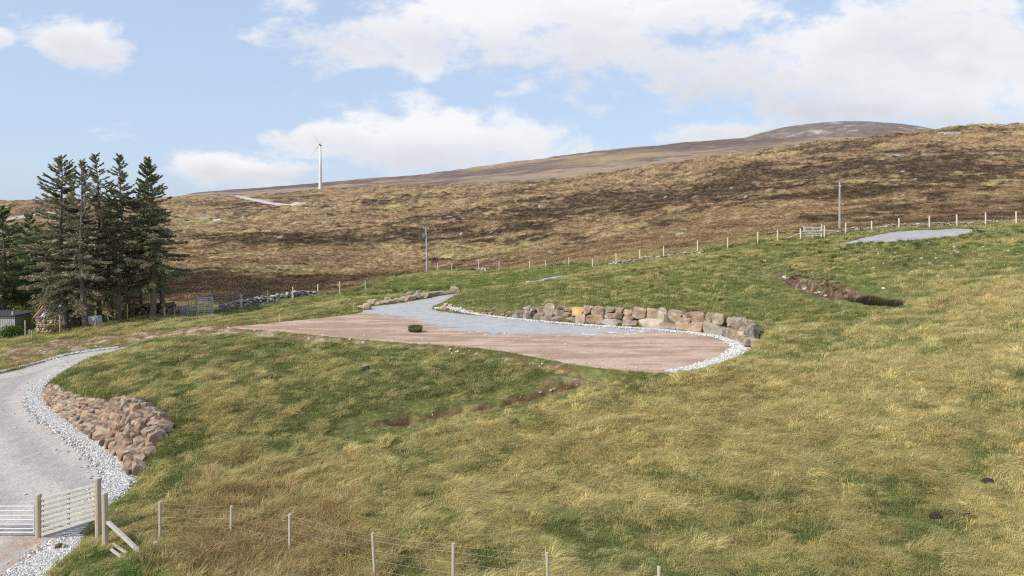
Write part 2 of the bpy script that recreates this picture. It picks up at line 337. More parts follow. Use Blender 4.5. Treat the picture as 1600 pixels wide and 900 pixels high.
class MB:
    def __init__(s): s.v = []; s.f = []; s.c = []
    def add(s, v, f, c=None):
        b = len(s.v); s.v += [tuple(p) for p in v]; s.f += [tuple(i+b for i in q) for q in f]
        s.c += [c or (.5, .5, .5)]*len(v)
    def box(s, c, d, rz=0, rx=0, ry=0, bev=0, col_=None):
        from mathutils import Euler
        e = Euler((rx, ry, rz)).to_matrix(); hx_, hy_, hz_ = d[0]/2, d[1]/2, d[2]/2
        if bev:
            b = min(bev, hx_*.6, hy_*.6, hz_*.6); vs = []; fs = []
            X_ = (-hx_, -hx_+b, hx_-b, hx_); Y_ = (-hy_, -hy_+b, hy_-b, hy_)
            rings = [(-hz_, b), (-hz_+b, 0), (hz_-b, 0), (hz_, b)]
            for z, i in rings:
                for (x, y) in ((-hx_+i+ (b if not i else 0), -hy_+i), (hx_-i-(b if not i else 0), -hy_+i), (hx_-i, -hy_+i+(b if not i else 0)), (hx_-i, hy_-i-(b if not i else 0)),
                               (hx_-i-(b if not i else 0), hy_-i), (-hx_+i+(b if not i else 0), hy_-i), (-hx_+i, hy_-i-(b if not i else 0)), (-hx_+i, -hy_+i+(b if not i else 0))):
                    vs.append((x, y, z))
            for r in range(3):
                for k in range(8): fs.append((r*8+k, r*8+(k+1) % 8, (r+1)*8+(k+1) % 8, (r+1)*8+k))
            fs.append(tuple(range(7, -1, -1))); fs.append(tuple(range(24, 32)))
        else:
            vs = [(x, y, z) for z in (-hz_, hz_) for (x, y) in ((-hx_, -hy_), (hx_, -hy_), (hx_, hy_), (-hx_, hy_))]
            fs = [(3, 2, 1, 0), (4, 5, 6, 7), (0, 1, 5, 4), (1, 2, 6, 5), (2, 3, 7, 6), (3, 0, 4, 7)]
        s.add([tuple(e @ Vector(v)+Vector(c)) for v in vs], fs, col_); return s
    def tube(s, pts_, rad, n=8, cap=True, col_=None):
        pts_ = [Vector(p) for p in pts_]; rad = rad if hasattr(rad, '__len__') else [rad]*len(pts_)
        vs = []; fs = []; ref = Vector((0, 0, 1)) if abs((pts_[-1]-pts_[0]).normalized().z) < .9 else Vector((1, 0, 0))
        for i, p in enumerate(pts_):
            t = (pts_[min(i+1, len(pts_)-1)]-pts_[max(i-1, 0)]).normalized(); a = t.cross(ref).normalized(); b = t.cross(a)
            for k in range(n):
                th = 2*math.pi*k/n; vs.append(tuple(p+(a*math.cos(th)+b*math.sin(th))*rad[i]))
        for i in range(len(pts_)-1):
            for k in range(n): fs.append((i*n+k, i*n+(k+1) % n, (i+1)*n+(k+1) % n, (i+1)*n+k))
        if cap: fs.append(tuple(range(n-1, -1, -1))); fs.append(tuple(range((len(pts_)-1)*n, len(pts_)*n)))
        s.add(vs, fs, col_); return s
    def build(s, name, m, parent=None, smooth=False, cols=False):
        return meshobj(name, s.v, s.f, m, parent, smooth, np.array(s.c) if cols else None)

# ------------------------------------------------------------------ ground colour
def blob(x, y, cx, cy, rx, ry): return np.exp(-(((x-cx)/rx)**2+((y-cy)/ry)**2))
def pb(x, y, px, d, rp, rl):      # blob about direction px, depth d; rp in picture px, rl in log depth
    u = x/y*F+800; return np.exp(-(((u-px)/rp)**2+((np.log(y)-math.log(d))/rl)**2))
C_GREEN = np.array((.225, .25, .085)); C_DRY = np.array((.56, .465, .205)); C_LUSH = np.array((.15, .24, .045)); C_RUSH = np.array((.46, .345, .17))
C_SOIL = np.array((.19, .115, .06)); C_PALE = np.array((.42, .33, .25)); C_HEATH = np.array((.075, .055, .038)); C_HEATH2 = np.array((.15, .10, .06)); C_MOOR = np.array((.315, .22, .12)); C_MOORY = np.array((.38, .32, .14))
def mixc_(a, b, t): return a+(b-a)*t[..., None]
def dryness(x, y):
    d = .35+.7*(fbm(x, y, 5, 5, 41, .65)-.5)+1.1*1.15*(fbm(x, y, 1.0, 4, 43, .7)-.5)
    d = d+.35*pb(x, y, 1250, 27, 330, .2)+.25*pb(x, y, 1500, 23, 300, .3)+.2*pb(x, y, 950, 24, 300, .2)+.25*pb(x, y, 1560, 38, 130, .1)
    d = d+.32*pb(x, y, 420, 20, 140, .13)+.3*pb(x, y, 330, 31, 45, .12)-.3*pb(x, y, 720, 32, 250, .12)-.28*pb(x, y, 1150, 44, 130, .15)-.25*pb(x, y, 900, 48, 200, .12)
    d = d-.4*pb(x, y, 200, 18.3, 110, .1)-.15*pb(x, y, 1450, 52, 250, .2)-.2*pb(x, y, 300, 37, 120, .1)-.3*pb(x, y, 700, 75, 160, .2)-.2*pb(x, y, 1100, 17, 200, .1)-.2*pb(x, y, 560, 28, 90, .12)
    return np.clip(d, 0, 1)
SOILP = [([(0,545),(120,528),(250,515),(350,507),(440,500),(470,503),(380,513),(450,522),(600,536),(700,546),(800,562),(900,573),(890,580),(760,560),(600,543),(450,530),(330,527),(200,541),(100,552),(0,580)], 1.0, .5),
         ([(850,595),(905,590),(930,600),(890,610),(840,610)], .8, .4), ]
def _poly(pp): return [hxy(*a) for a in pp]
REVW = _poly([(70,622),(88,640),(112,660),(140,680),(168,696),(190,712),(204,732),(205,750),(222,730),(264,680),(264,652),(235,634),(200,626),(160,628),(128,624),(100,613),(80,604)])
SOILW = [(_poly(p), w, f) for p, w, f in SOILP]
def ground_colour(x, y):
    u = x/y*F+800; n = fbm(x, y, .45, 4, 51, .7); n2_ = fbm(x, y, 9, 4, 57)
    dr = dryness(x, y)
    c = mixc_(C_GREEN*np.ones((*x.shape, 3)), C_DRY, sstep(.25, .8, dr))
    c = mixc_(c, C_LUSH, np.clip(.9*pb(x, y, 200, 18.3, 120, .1)+.55*pb(x, y, 700, 75, 220, .15)+.5*pb(x, y, 330, 60, 230, .05), 0, 1)*sstep(.3, .6, n))
    c = mixc_(c, C_RUSH, np.clip(.8*pb(x, y, 410, 20, 110, .12), 0, 1)*sstep(.35, .6, n))
    c = c*(.26+.5*n)[..., None]  # ground darkened to match the self-shaded grass standing on it
    c = mixc_(c, np.zeros_like(c)+C_SOIL*.45, (1-sstep(-.1, .15, sdist(x, y, REVW))))  # soil under the revetment darkened, painted shade between its stones
    # bare soil
    so = np.zeros(x.shape)
    for pl, w, f in SOILW: so = np.maximum(so, w*(1-sstep(-f, f, sdist(x, y, pl)+(n-.5)*1.4)))
    so = so*sstep(.3, .5, fbm(x, y, 1.6, 4, 63, .6)+.08)
    pale = fbm(x, y, .6, 3, 67)
    c = mixc_(c, np.zeros_like(c)+C_SOIL*.9, so); c = mixc_(c, np.zeros_like(c)+C_PALE, so*sstep(.45, .7, pale)*.8)
    s1 = 1-sstep(-.1, .2, sdist(x, y, SCAR)+(n-.5)*.4); c = mixc_(c, C_SOIL*(.2+.9*fbm(x, y, .25, 3, 61, .8))[..., None], s1)
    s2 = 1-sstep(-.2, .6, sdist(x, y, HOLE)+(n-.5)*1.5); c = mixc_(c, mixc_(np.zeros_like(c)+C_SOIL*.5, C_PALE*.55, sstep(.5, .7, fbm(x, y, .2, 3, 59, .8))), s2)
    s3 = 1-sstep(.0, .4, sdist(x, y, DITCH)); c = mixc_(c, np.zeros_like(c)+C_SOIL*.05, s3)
    s4 = np.clip(1.2*pb(x, y, 1170, 51, 50, .02)+.8*pb(x, y, 1450, 50, 70, .05), 0, 1)*sstep(.4, .65, n); c = mixc_(c, np.zeros_like(c)+C_PALE*.8, s4*.7)
    # moor
    c = mixc_(c, np.zeros_like(c)+C_SOIL*1.1, .75*np.exp(-(((x-MOUND[0])/1.5)**2+((y-MOUND[1])/.8)**2)))
    mo = sstep(0, .06, np.log(y/fence_depth(u))+(n2_-.5)*.06)
    h1 = fbm(x, y, 60, 6, 71, .62); h2 = fbm(x, y, 14, 5, 77, .65); h3 = fbm(x, y*1.0, 3.2, 4, 79, .65)
    heath = sstep(.485, .615, h1*.34+h2*.36+h3*.30+.09*pb(x, y, 1330, 210, 380, .45)+.07*pb(x, y, 800, 230, 300, .25)+.05*pb(x, y, 450, 100, 350, .14)+.07*pb(x, y, 620, 520, 200, .12)
                  +.10*pb(x, y, 420, 205, 110, .10)-.10*pb(x, y, 480, 150, 250, .16)-.08*pb(x, y, 1000, 115, 300, .18)+.07*pb(x, y, 1560, 80, 250, .06)-.06*pb(x, y, 330, 330, 200, .2)+.08*pb(x, y, 1500, 160, 150, .2))
    m = mixc_(C_MOOR*np.ones_like(c), C_MOOR*np.array((.72, .66, .66)), sstep(.4, .65, fbm(x, y, 7, 4, 81, .6)))
    m = mixc_(m, np.zeros_like(c)+C_MOORY, np.clip(sstep(.5, .66, fbm(x, y, 26, 4, 83)+.13*pb(x, y, 950, 95, 330, .12)+.1*pb(x, y, 590, 480, 130, .06)+.10*pb(x, y, 320, 330, 60, .12)-.10), 0, 1)*.6)
    hc = mixc_(C_HEATH*np.ones_like(c), C_HEATH2, sstep(.38, .62, fbm(x, y, 5, 4, 87, .7)))
    m = mixc_(m, hc*.85, heath*.95)
    m = m*(.35+1.3*fbm(x, y, 1.4, 4, 91, .85))[..., None]
    m = mixc_(m, np.zeros_like(c)+np.array((.42, .41, .39)), sstep(.80, .83, fbm(x, y, 3, 3, 95, .7)))
    return mixc_(c, m, mo)
# ------------------------------------------------------------------ ground meshes
def grid_mesh(px0, px1, nx, dvals, zf, cf, name, m, split=None):
    u = np.linspace(px0, px1, nx); uu, dd = np.meshgrid(u, dvals); xx = (uu-800)/F*dd; yy = dd
    zz = zf(xx, yy)+CZ; cc = cf(xx, yy)
    V_ = np.stack([xx, yy, zz], -1).reshape(-1, 3); C_ = cc.reshape(-1, 3)
    r, c = len(dvals), nx; i = (np.arange(r-1)[:, None]*c+np.arange(c-1)[None, :]).ravel()
    Q = np.stack([i, i+1, i+c+1, i+c], -1)
    if split is None: return [meshobj(name, V_, Q, m, None, True, C_)]
    sel = split(xx, yy).reshape(-1)[i]; res = []
    for k, nm in enumerate(name):
        q = Q[sel == k]; used = np.unique(q); remap = np.full(len(V_), -1); remap[used] = np.arange(len(used))
        res.append(meshobj(nm, V_[used], remap[q], m, None, True, C_[used]))
    return res
m_ground = colmat('ground_cover', n_scale=2.5, amp=.38, bump=.7, bdist=.25, n2s=2.0)
dv = np.concatenate([np.exp(np.linspace(math.log(7), math.log(90), 560)), np.exp(np.linspace(math.log(90), math.log(1300), 421))[1:]])
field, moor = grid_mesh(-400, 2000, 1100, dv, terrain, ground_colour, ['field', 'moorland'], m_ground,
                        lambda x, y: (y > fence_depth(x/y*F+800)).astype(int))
tag(field, kind='structure'); tag(moor, kind='structure')
# distant ridge and domed hill
def ridge_z(x, y):
    px = x/y*F+800
    top = np.interp(px, [-500,0,270,330,400,500,600,700,800,900,1000,1100,1195,1300,1600,2100], [322,316,307,299,295,288,278,267,254,241,229,221,214,212,212,212])
    D = 2000.; zt = (HY-top)*D/F
    t = np.clip((y-750)/(D-750), 0, 1); zb = np.interp(px, [-500, 400, 900, 1400, 2100], [-6, 8, 28, 60, 75])
    z = zb+(zt-zb)*t**1.15
    z = z-np.clip(y-D, 0, 1e9)*.12
    return z+(fbm(x, y, 260, 5, 101)-.5)*22*t+(fbm(x, y, 40, 3, 105)-.5)*5*t
def dome_z(x, y):
    px = x/y*F+800; D = 3400.
    cx = (1303-800)/F*D; r = np.sqrt(((x-cx)/(.118*D))**2+((y-D)/420.)**2)
    prof = np.interp(r, [0, .25, .5, .75, .92, 1.1, 1.5, 2.2], [137, 136, 132.0, 126.5, 121.5, 114, 95, 60])*D/F
    return prof+(fbm(x, y, 120, 4, 111)-.5)*9
def ridge_col(x, y):
    n = fbm(x, y, 300, 5, 121, .62); k = fbm(x, y, 40, 4, 125, .7); q = fbm(x, y, 900, 3, 129)
    c = mixc_(np.array((.30, .22, .15))*np.ones((*x.shape, 3)), np.array((.13, .095, .09)), sstep(.44, .58, n*.6+k*.4+.05*sstep(1300, 1900, y)))
    c = mixc_(c, np.zeros_like(c)+np.array((.36, .27, .14)), sstep(.5, .64, q)*.6)
    return c*(.7+.6*k)[..., None]
def dome_col(x, y):
    k = fbm(x, y, 45, 4, 135, .75); n = fbm(x, y, 160, 4, 137)
    c = mixc_(np.array((.17, .135, .12))*np.ones((*x.shape, 3)), np.array((.30, .28, .26)), sstep(.5, .68, n*.5+k*.5))
    return c*(.7+.6*k)[..., None]
m_far = colmat('distant_heath', n_scale=.03, amp=.3, bump=.6, bdist=6, n2s=.05)
tag(grid_mesh(-500, 2100, 520, np.linspace(750, 2700, 230), ridge_z, ridge_col, 'distant_ridge', m_far)[0], kind='structure')
tag(grid_mesh(900, 1750, 300, np.linspace(2500, 4300, 150), dome_z, dome_col, 'distant_hill', m_far)[0], kind='structure')
# low land out to the horizon
def plain_col(x, y): return ridge_col(x, y)
tag(grid_mesh(-2200, 3800, 60, np.linspace(1300, 14000, 60), lambda x, y: x*0-22+(fbm(x, y, 900, 3, 5)-.5)*20, plain_col, 'far_plain', m_far)[0], kind='structure')

# ------------------------------------------------------------------ gravel sheets
def sheet(name, poly, zf, cfun, m, step=.16, over=.5, sink=.14, lift=0.0, nz=.25, box=None):
    P_ = np.array(poly); x0, y0 = P_.min(0)-over; x1, y1 = P_.max(0)+over
    if box: x0, x1, y0, y1 = max(x0, box[0]), min(x1, box[1]), max(y0, box[2]), min(y1, box[3])
    xs = np.arange(x0, x1, step); ys = np.arange(y0, y1, step); xx, yy = np.meshgrid(xs, ys)
    sd_ = sdist(xx, yy, poly); edge = sd_+(fbm(xx, yy, .6, 3, 141)-.5)*nz
    zz = zf(xx, yy)+CZ+lift-sink*sstep(-.08, .3, edge)
    r, c = xx.shape; i = (np.arange(r-1)[:, None]*c+np.arange(c-1)[None, :]).ravel(); Q = np.stack([i, i+1, i+c+1, i+c], -1)
    keep = (sd_.ravel()[Q] < over*.8).all(1); Q = Q[keep]
    V_ = np.stack([xx, yy, zz], -1).reshape(-1, 3); C_ = cfun(xx, yy).reshape(-1, 3)
    used = np.unique(Q); rm = np.full(len(V_), -1); rm[used] = np.arange(len(used))
    return tag(meshobj(name, V_[used], rm[Q], m, None, True, C_[used]), kind='structure')
m_gravel = colmat('crushed_stone', n_scale=9, amp=.28, bump=.6, bdist=.04, n2s=16)
def pad_col(x, y):
    g = 1-sstep(-.6, .5, sdist(x, y, GREY)+(fbm(x, y, .5, 5, 151, .8)-.5)*4.5)
    st = fbm(x*.35+y*.1, y*1.8, 1.0, 4, 153, .6)      # spreading marks running along the pad
    c = mixc_(np.array((.47, .345, .265))*np.ones((*x.shape, 3)), np.array((.35, .24, .175)), sstep(.4, .58, st))
    c = mixc_(c, np.zeros_like(c)+np.array((.38, .385, .39)), g)
    w = sstep(.62, .70, fbm(x, y, .5, 3, 157, .7))*(1-sstep(.2, 1.6, np.abs(sdist(x, y, GREY)+.2)))*sstep(2, 4, x)
    c = mixc_(c, np.zeros_like(c)+np.array((.6, .6, .6)), w*.8)
    return c*(.82+.36*fbm(x, y, .35, 3, 155, .8))[..., None]
sheet('gravel_pad', PAD, lambda x, y: x*0+ZP+(fbm(x, y, 1.2, 3, 161)-.5)*.05, pad_col, m_gravel)
def road_col(x, y):
    sd_ = sdist(x, y, ROAD); n = fbm(x, y, .8, 4, 171, .6)
    t = np.sin((sd_+.5*n)*3.3)*.5+.5
    c = mixc_(np.array((.42, .385, .35))*np.ones((*x.shape, 3)), np.array((.34, .315, .29)), sstep(.3, .7, n*.5+t*.5))
    dirt = 1-sstep(-.5, .5, sdist(x, y, RDIRT)+(n-.5)*1.6); c = mixc_(c, np.zeros_like(c)+np.array((.37, .28, .22)), dirt*sstep(.35, .6, fbm(x, y, .3, 3, 179)))
    return c*(.82+.36*fbm(x, y, .3, 3, 175, .8))[..., None]
RDIRT = [proad(*a) for a in [(-40,880),(0,865),(30,850),(62,838),(90,848),(60,868),(30,885),(0,905)]]
sheet('access_road', ROAD, lambda x, y: roadz(x, y)+(fbm(x, y, 1.2, 3, 163)-.5)*.05, road_col, m_gravel, box=(-45, 0, 9, 50))
def uproad_col(x, y): return np.array((.33, .33, .33))*np.ones((*x.shape, 3))*(.85+.3*fbm(x, y, .5, 3, 177, .8))[..., None]
sheet('upper_road', UPROAD, lambda x, y: terrain(x, y, False), uproad_col, m_gravel, step=.3, lift=.03)
sheet('middle_road', MIDROAD, lambda x, y: terrain(x, y, False), uproad_col, m_gravel, step=.3, lift=.03)
# ------------------------------------------------------------------ stones
import bmesh
_ico = {}
def ico(sub):
    if sub not in _ico:
        b = bmesh.new(); bmesh.ops.create_icosphere(b, subdivisions=sub, radius=1)
        _ico[sub] = (np.array([v.co[:] for v in b.verts]), np.array([[v.index for v in f.verts] for f in b.faces])); b.free()
    return _ico[sub]
def stone_geo(rs, size, sub=3, cuts=9):
    """an irregular stone: a ball cut by random planes, so it has worn flats and rounded edges"""
    v, f = ico(sub); v = v.copy()
    for _ in range(cuts):
        n = rs.normal(size=3)
        if _ < 6: n = np.eye(3)[_ % 3]*(1 if _ < 3 else -1)+n*.22
        n /= np.linalg.norm(n); d = rs.uniform(.5, .68) if _ < 6 else rs.uniform(.55, .8)
        h = v @ n; over = h > d; v[over] -= np.outer((h[over]-d)*.93, n)
    v += (np.stack([vnoise(v[:, 0]*2.2+a, v[:, 1]*2.2+v[:, 2]*1.7, a) for a in rs.integers(0, 999, 3)], 1)-.5)*.14
    v += (np.stack([vnoise(v[:, 0]*6+a, v[:, 1]*6+v[:, 2]*5, a) for a in rs.integers(0, 999, 3)], 1)-.5)*.05
    v -= (v.max(0)+v.min(0))/2; v /= (v.max(0)-v.min(0))/2
    return v*np.array(size)/2, f
def rot_z(v, a): c, s = math.cos(a), math.sin(a); return v @ np.array([[c, s, 0], [-s, c, 0], [0, 0, 1]])
def rot_x(v, a): c, s = math.cos(a), math.sin(a); return v @ np.array([[1, 0, 0], [0, c, s], [0, -s, c]])
m_rock = colmat('weathered_rock', n_scale=2.2, amp=.38, bump=.55, bdist=.06, n2s=5, world=True, rough=.9)
ROCKS = [(.28,.19,.13), (.30,.20,.13), (.24,.175,.135), (.33,.235,.15), (.21,.165,.14), (.27,.205,.155), (.25,.165,.12), (.33,.265,.19)]
def rock_obj(name, rs, size, loc, rz=0, rx=0, c=None, parent=None, sub=3, cuts=9):
    v, f = stone_geo(rs, size, sub, cuts); v = rot_z(rot_x(v, rx), rz)
    c = np.array(c if c is not None else ROCKS[rs.integers(len(ROCKS))])*rs.uniform(.66, 1.22)
    cc = np.ones((len(v), 3))*c
    cc *= (.72+.28*sstep(-.45, .05, v[:, 2]/size[2]))[:, None]**0   # stone's own colour only
    lich = sstep(.6, .72, vnoise(v[:, 0]*4+loc[0]*3, v[:, 1]*4+v[:, 2]*4+loc[1], 9)); cc = cc*(1-lich[:, None]*.5)+np.array((.44, .42, .36))*lich[:, None]*.5
    o = meshobj(name, v, f, m_rock, parent, False, cc); o.location = loc; return o

# boulder wall at the back of the pad: every stone its own part
rs = np.random.default_rng(21)
base = np.array([pz(*a, ZP) for a in [(800,497.5),(850,502),(900,506),(950,509.5),(1000,512.5),(1050,517),(1100,522),(1130,527),(1152,534),(1166,544)]])
def resample(Pp, s):
    seg = np.sqrt((np.diff(Pp, axis=0)**2).sum(1)); L_ = np.concatenate([[0], np.cumsum(seg)])
    x = np.interp(s, L_, Pp[:, 0]); y = np.interp(s, L_, Pp[:, 1]); e = .05
    dx = np.interp(s+e, L_, Pp[:, 0])-np.interp(s-e, L_, Pp[:, 0]); dy = np.interp(s+e, L_, Pp[:, 1])-np.interp(s-e, L_, Pp[:, 1]); l = math.hypot(dx, dy)+1e-9
    return x, y, dx/l, dy/l, L_[-1]
wall = empty('boulder_wall', (base[4][0], base[4][1], ZP+CZ), 0, 'retaining wall of big brown boulders curving round the back of the pink gravel pad', 'boulder wall')
wl = Vector(wall.location)
Ltot = resample(base, 0)[4]; s = 0.0
def place_b(s, up, w, h, dep, c=None, off=0.0, rz_=0.0):
    x, y, tx, ty, _ = resample(base, s); nx, ny = -ty, tx
    b = rock_obj('boulder', rs, (w*1.2, dep, h*1.28), (0, 0, 0), math.atan2(ty, tx)+rz_, rs.uniform(-.1, .1), c, wall, cuts=11)
    b.location = (x+nx*(.30+off)-wl.x, y+ny*(.30+off)-wl.y, ZP+CZ+up-wl.z); return b
big = {1.0: None}
segs = []
while s < Ltot-.2:
    x, y, *_r = resample(base, s); px = x/y*F+800
    H = np.interp(px, [800, 840, 1000, 1140, 1160, 1185], [.66, .92, 1.08, 1.18, 1.2, 1.05])*rs.uniform(.93, 1.07)
    if 902 < px < 925: w, h0, c = 1.15, .62, (.42, .27, .16)
    elif 985 < px < 1012: w, h0, c = 1.45, .66, (.38, .31, .25)
    elif 1080 < px < 1104: w, h0, c = 1.25, .7, (.42, .37, .30)
    elif 940 < px < 968: w, h0, c = 1.3, .5, (.33, .28, .25)
    else: w, h0, c = rs.uniform(.5, 1.05), rs.uniform(.42, .6), None
    place_b(s+w/2, h0/2-.04, w, h0, .75, c, 0, rs.uniform(-.15, .15)); segs.append((s, s+w, h0-.06, H, px)); s += w*.97
def toph(s_): 
    for a, b, h, H, px in segs:
        if a <= s_ <= b: return h, H, px
    return segs[-1][2:]
s = .15
while s < Ltot-.1:
    w = rs.uniform(.42, .85); h0, H, px = toph(s+w/2); rem = H-h0
    if rem > .22:
        c = (.50, .30, .10) if 866 < px < 885 else None
        if rem > .52 and w < .7:
            h1 = rem*.5; place_b(s+w/2, h0+h1/2, w, h1, .6, None, .12, rs.uniform(-.2, .2)); place_b(s+w/2+.05, h0+h1*1.45, w*.9, h1, .55, None, .2, rs.uniform(-.2, .2))
        else: place_b(s+w/2, h0+rem/2, w, rem*rs.uniform(.95, 1.2), .65, c, .14, rs.uniform(-.2, .2))
    s += w*.98
# the end of the wall steps up the bank as loose boulders
for (px, py, w, h) in [(1166,520,.6,.5),(1176,527,.6,.5),(1184,521,.5,.4),(1172,534,.65,.5),(1182,533,.55,.45),(1160,526,.7,.5),(1150,502,.7,.45),(1166,508,.6,.5),(1158,512,.6,.5),(1142,497,.6,.4)]:
    hp = hit(px, py+6); b = rock_obj('boulder', rs, (w, w*.9, h), (0, 0, 0), rs.uniform(0, 3), 0, None, wall); b.location = (hp[0]-wl.x, hp[1]-wl.y, hp[2]+CZ+h*.2-wl.z)
# low stones where the wall runs out to the left
low_ = empty('stone_edging', tuple(Vector((*pz(745, 491, ZP), ZP+CZ))), 0, 'low line of small brown stones under the grass bank, left of the big boulder wall', 'stone edging')
lp = np.array([pz(*a, ZP) for a in [(690,485),(740,491),(800,497.5)]]); LL = resample(lp, 0)[4]; s = 0
while s < LL:
    x, y, tx, ty, _ = resample(lp, s); w = rs.uniform(.16, .42); h = w*rs.uniform(.6, .9)
    for r_ in range(2):
        b = rock_obj('stone', rs, (w, w*.9, h), (0, 0, 0), rs.uniform(0, 3), 0, None, low_, 2)
        b.location = (x-ty*(.15+.3*r_)-low_.location.x, y+tx*(.15+.3*r_)-low_.location.y, h*.35+.22*r_)
    s += w*1.1
# row of stones on the far side of the driveway
far_row = empty('stone_edging', tuple(Vector(at(625, 60))), 0, 'row of pale pink boulders along the far left side of the grey driveway', 'stone edging')
fr = far_row.location
for i, (px, d, w, h) in enumerate([(566,54.5,.8,.35),(577,54,.6,.35),(588,55.5,.9,.4),(600,56.2,1.0,.42),(612,57,.9,.45),(622,57.6,.7,.5),(633,58.5,1.0,.5),(643,59,.9,.55),(652,59.8,.8,.6),(662,60.5,1.1,.62),(672,61.3,.9,.55),(684,62,1.0,.55),(696,63,1.1,.55),(709,64,1.1,.9),(606,57.4,.6,.7),(640,60,.6,.85),(655,61,.6,.9)]):
    d = F*7/(np.interp(px, [560, 575, 630, 690, 715], [486, 479, 471, 461, 457.5])-HY)+(.35 if i < 14 else .9); w *= .85; h *= .8; x = (px-800)/F*d; b = rock_obj('boulder', rs, (w, w*.75, h), (0, 0, 0), rs.uniform(-.4, .4), 0, [(.40,.30,.22),(.34,.25,.19),(.38,.31,.25)][i % 3], far_row)
    b.location = (x-fr.x, d-fr.y, min(max(gz(x, d), ZP+CZ-.05), ZP+CZ+.3)+h*.33-fr.z)
# two squared blocks beside the pad
for px, d, lb in [(573, 50.2, 'squared tan stone block beside the grey driveway, in front of the boulder row'), (581, 52.5, 'flat pale stone lying behind the squared tan block')]:
    x = (px-800)/F*d; b = rock_obj('boulder', rs, (.62, .5, .5), (x, d, ZP+CZ+.2), .1, 0, (.46, .34, .22), None, 3, 14); tag(b, lb, 'boulder')

# revetment of stones below the left bank
rev = empty('boulder_revetment', tuple(Vector((*proad(150, 690), 1.0))), 0, 'sloping bank of stacked reddish brown boulders above the curve of the access road', 'boulder bank'); rl_ = rev.location
def P3(px, py): h_ = hit(px, py); return Vector((h_[0], h_[1], h_[2]+CZ))
bot = [P3(*a) for a in [(70,622),(88,640),(112,660),(140,680),(168,696),(190,712),(204,732),(205,748)]]
top = [P3(*a) for a in [(80,606),(100,615),(128,626),(160,630),(200,628),(235,636),(262,652),(262,676)]]
def lerpc(Ls, t):
    t = t*(len(Ls)-1); i = min(int(t), len(Ls)-2); return Ls[i].lerp(Ls[i+1], t-i)
NT = 7
for r_ in range(NT):
    v_ = (r_+.35)/NT; t = rs.uniform(0, .03)
    while t < 1.0:
        A_ = lerpc(bot, t); B_ = lerpc(top, t); p = A_.lerp(B_, v_); hgt = (B_-A_).length
        w = rs.uniform(.30, .58)*(1.25 if r_ < 2 else .95)
        A2_ = lerpc(bot, min(1, t+.01)).lerp(lerpc(top, min(1, t+.01)), v_); ds = max((A2_-p).length, .02)
        tang = math.atan2(A2_.y-p.y, A2_.x-p.x)
        rr = max(1, round(hgt/.5))
        if hgt/NT < .13 and r_ % 2: t += .012*w/ds; continue
        h = min(.5, max(.3, hgt/NT*1.45))*rs.uniform(.85, 1.15)
        b = rock_obj('boulder', rs, (w*1.04, h*1.15, h*1.0), (0, 0, 0), tang+rs.uniform(-.35, .35), rs.uniform(-.5, .2), np.array(ROCKS[rs.integers(8)])*np.array((.92, .84, .78)), rev, 3, 10)
        g_ = gz(p.x, p.y); b.location = (p.x-rl_.x, p.y-rl_.y, max(g_, p.z-.1)+.10-rl_.z)
        t += .01*w*.98/ds
# field itself lies under the stones, soil painted dark as shade for the gaps

# ------------------------------------------------------------------ posts, fences, gates
m_post = mat('weathered_softwood', (.54, .48, .37), .85, (.40, .35, .26), 6, .3, stretch=(6, 6, .8))
m_farpost = mat('pale_softwood', (.66, .60, .50), .85, (.55, .49, .40), 6)
m_newpost = mat('fresh_sawn_timber', (.52, .43, .32), .85, (.38, .31, .22), 5, .25, stretch=(5, 5, .7))
m_pale = mat('bleached_timber', (.55, .53, .49), .85, (.38, .34, .28), 5, .3, stretch=(1, 5, 5))
m_wire = mat('galvanised_wire', (.42, .42, .41), .5, (.3, .3, .3), 4, metal=.6)
m_steel = mat('galvanised_steel', (.58, .60, .62), .5, (.46, .48, .50), 3, metal=.15)
m_dark = mat('dark_plastic', (.02, .02, .022), .5, (.01, .01, .01))
m_white = mat('white_paint', (.72, .72, .70), .55, (.6, .6, .58), 3)
def post_mesh(r, h, sq=False, lean=(0, 0), m=m_post, name='post', parent=None, loc=(0, 0, 0), below=.3, point=0):
    b = MB()
    if sq:
        b.box((lean[0]*h/2, lean[1]*h/2, (h-below)/2), (r*2, r*2, h+below), bev=.012)
    else:
        rj = [r*rng.uniform(.93, 1.05) for _ in range(4)]
        b.tube([(0, 0, -below), (lean[0]*h*.35, lean[1]*h*.35, h*.35), (lean[0]*h*.7, lean[1]*h*.7, h*.7), (lean[0]*h, lean[1]*h, h)], rj, 9)
    o = b.build(name, m, parent); o.location = loc; return o
def fence(label, posts, group=None, r=.045, h=1.2, wires=(.25, .5, .75, 1.0, 1.15), m=None, cat='fence', skip=()):
    p0 = posts[len(posts)//2]; f0 = empty('wire_fence', tuple(p0[:3]), 0, label, cat, group)
    tops = []
    for p in posts:
        ln = (rng.normal()*.025, rng.normal()*.02); hh = p[3] if len(p) > 3 else h*rng.uniform(.97, 1.05)
        post_mesh(r, hh, False, ln, m or (m_farpost if r > .05 else m_post), 'post', f0, (p[0]-p0[0], p[1]-p0[1], p[2]-p0[2])); tops.append((p, ln, hh))
    for wz in wires:
        b = MB()
        for (a, la, ha), (c, lc, hc) in zip(tops[:-1], tops[1:]):
            za, zc = wz*ha/h, wz*hc/h
            A_ = Vector((a[0]-p0[0]+la[0]*za, a[1]-p0[1]+la[1]*za, a[2]-p0[2]+za)); C_ = Vector((c[0]-p0[0]+lc[0]*zc, c[1]-p0[1]+lc[1]*zc, c[2]-p0[2]+zc))
            M_ = A_.lerp(C_, .5)-Vector((0, 0, .02)); b.tube([A_, M_, C_], .0013, 4, False)
        b.build('wire', m_wire, f0)
    return f0
def atz(px, d): x, y, z = at(px, d); return (x, y, z)
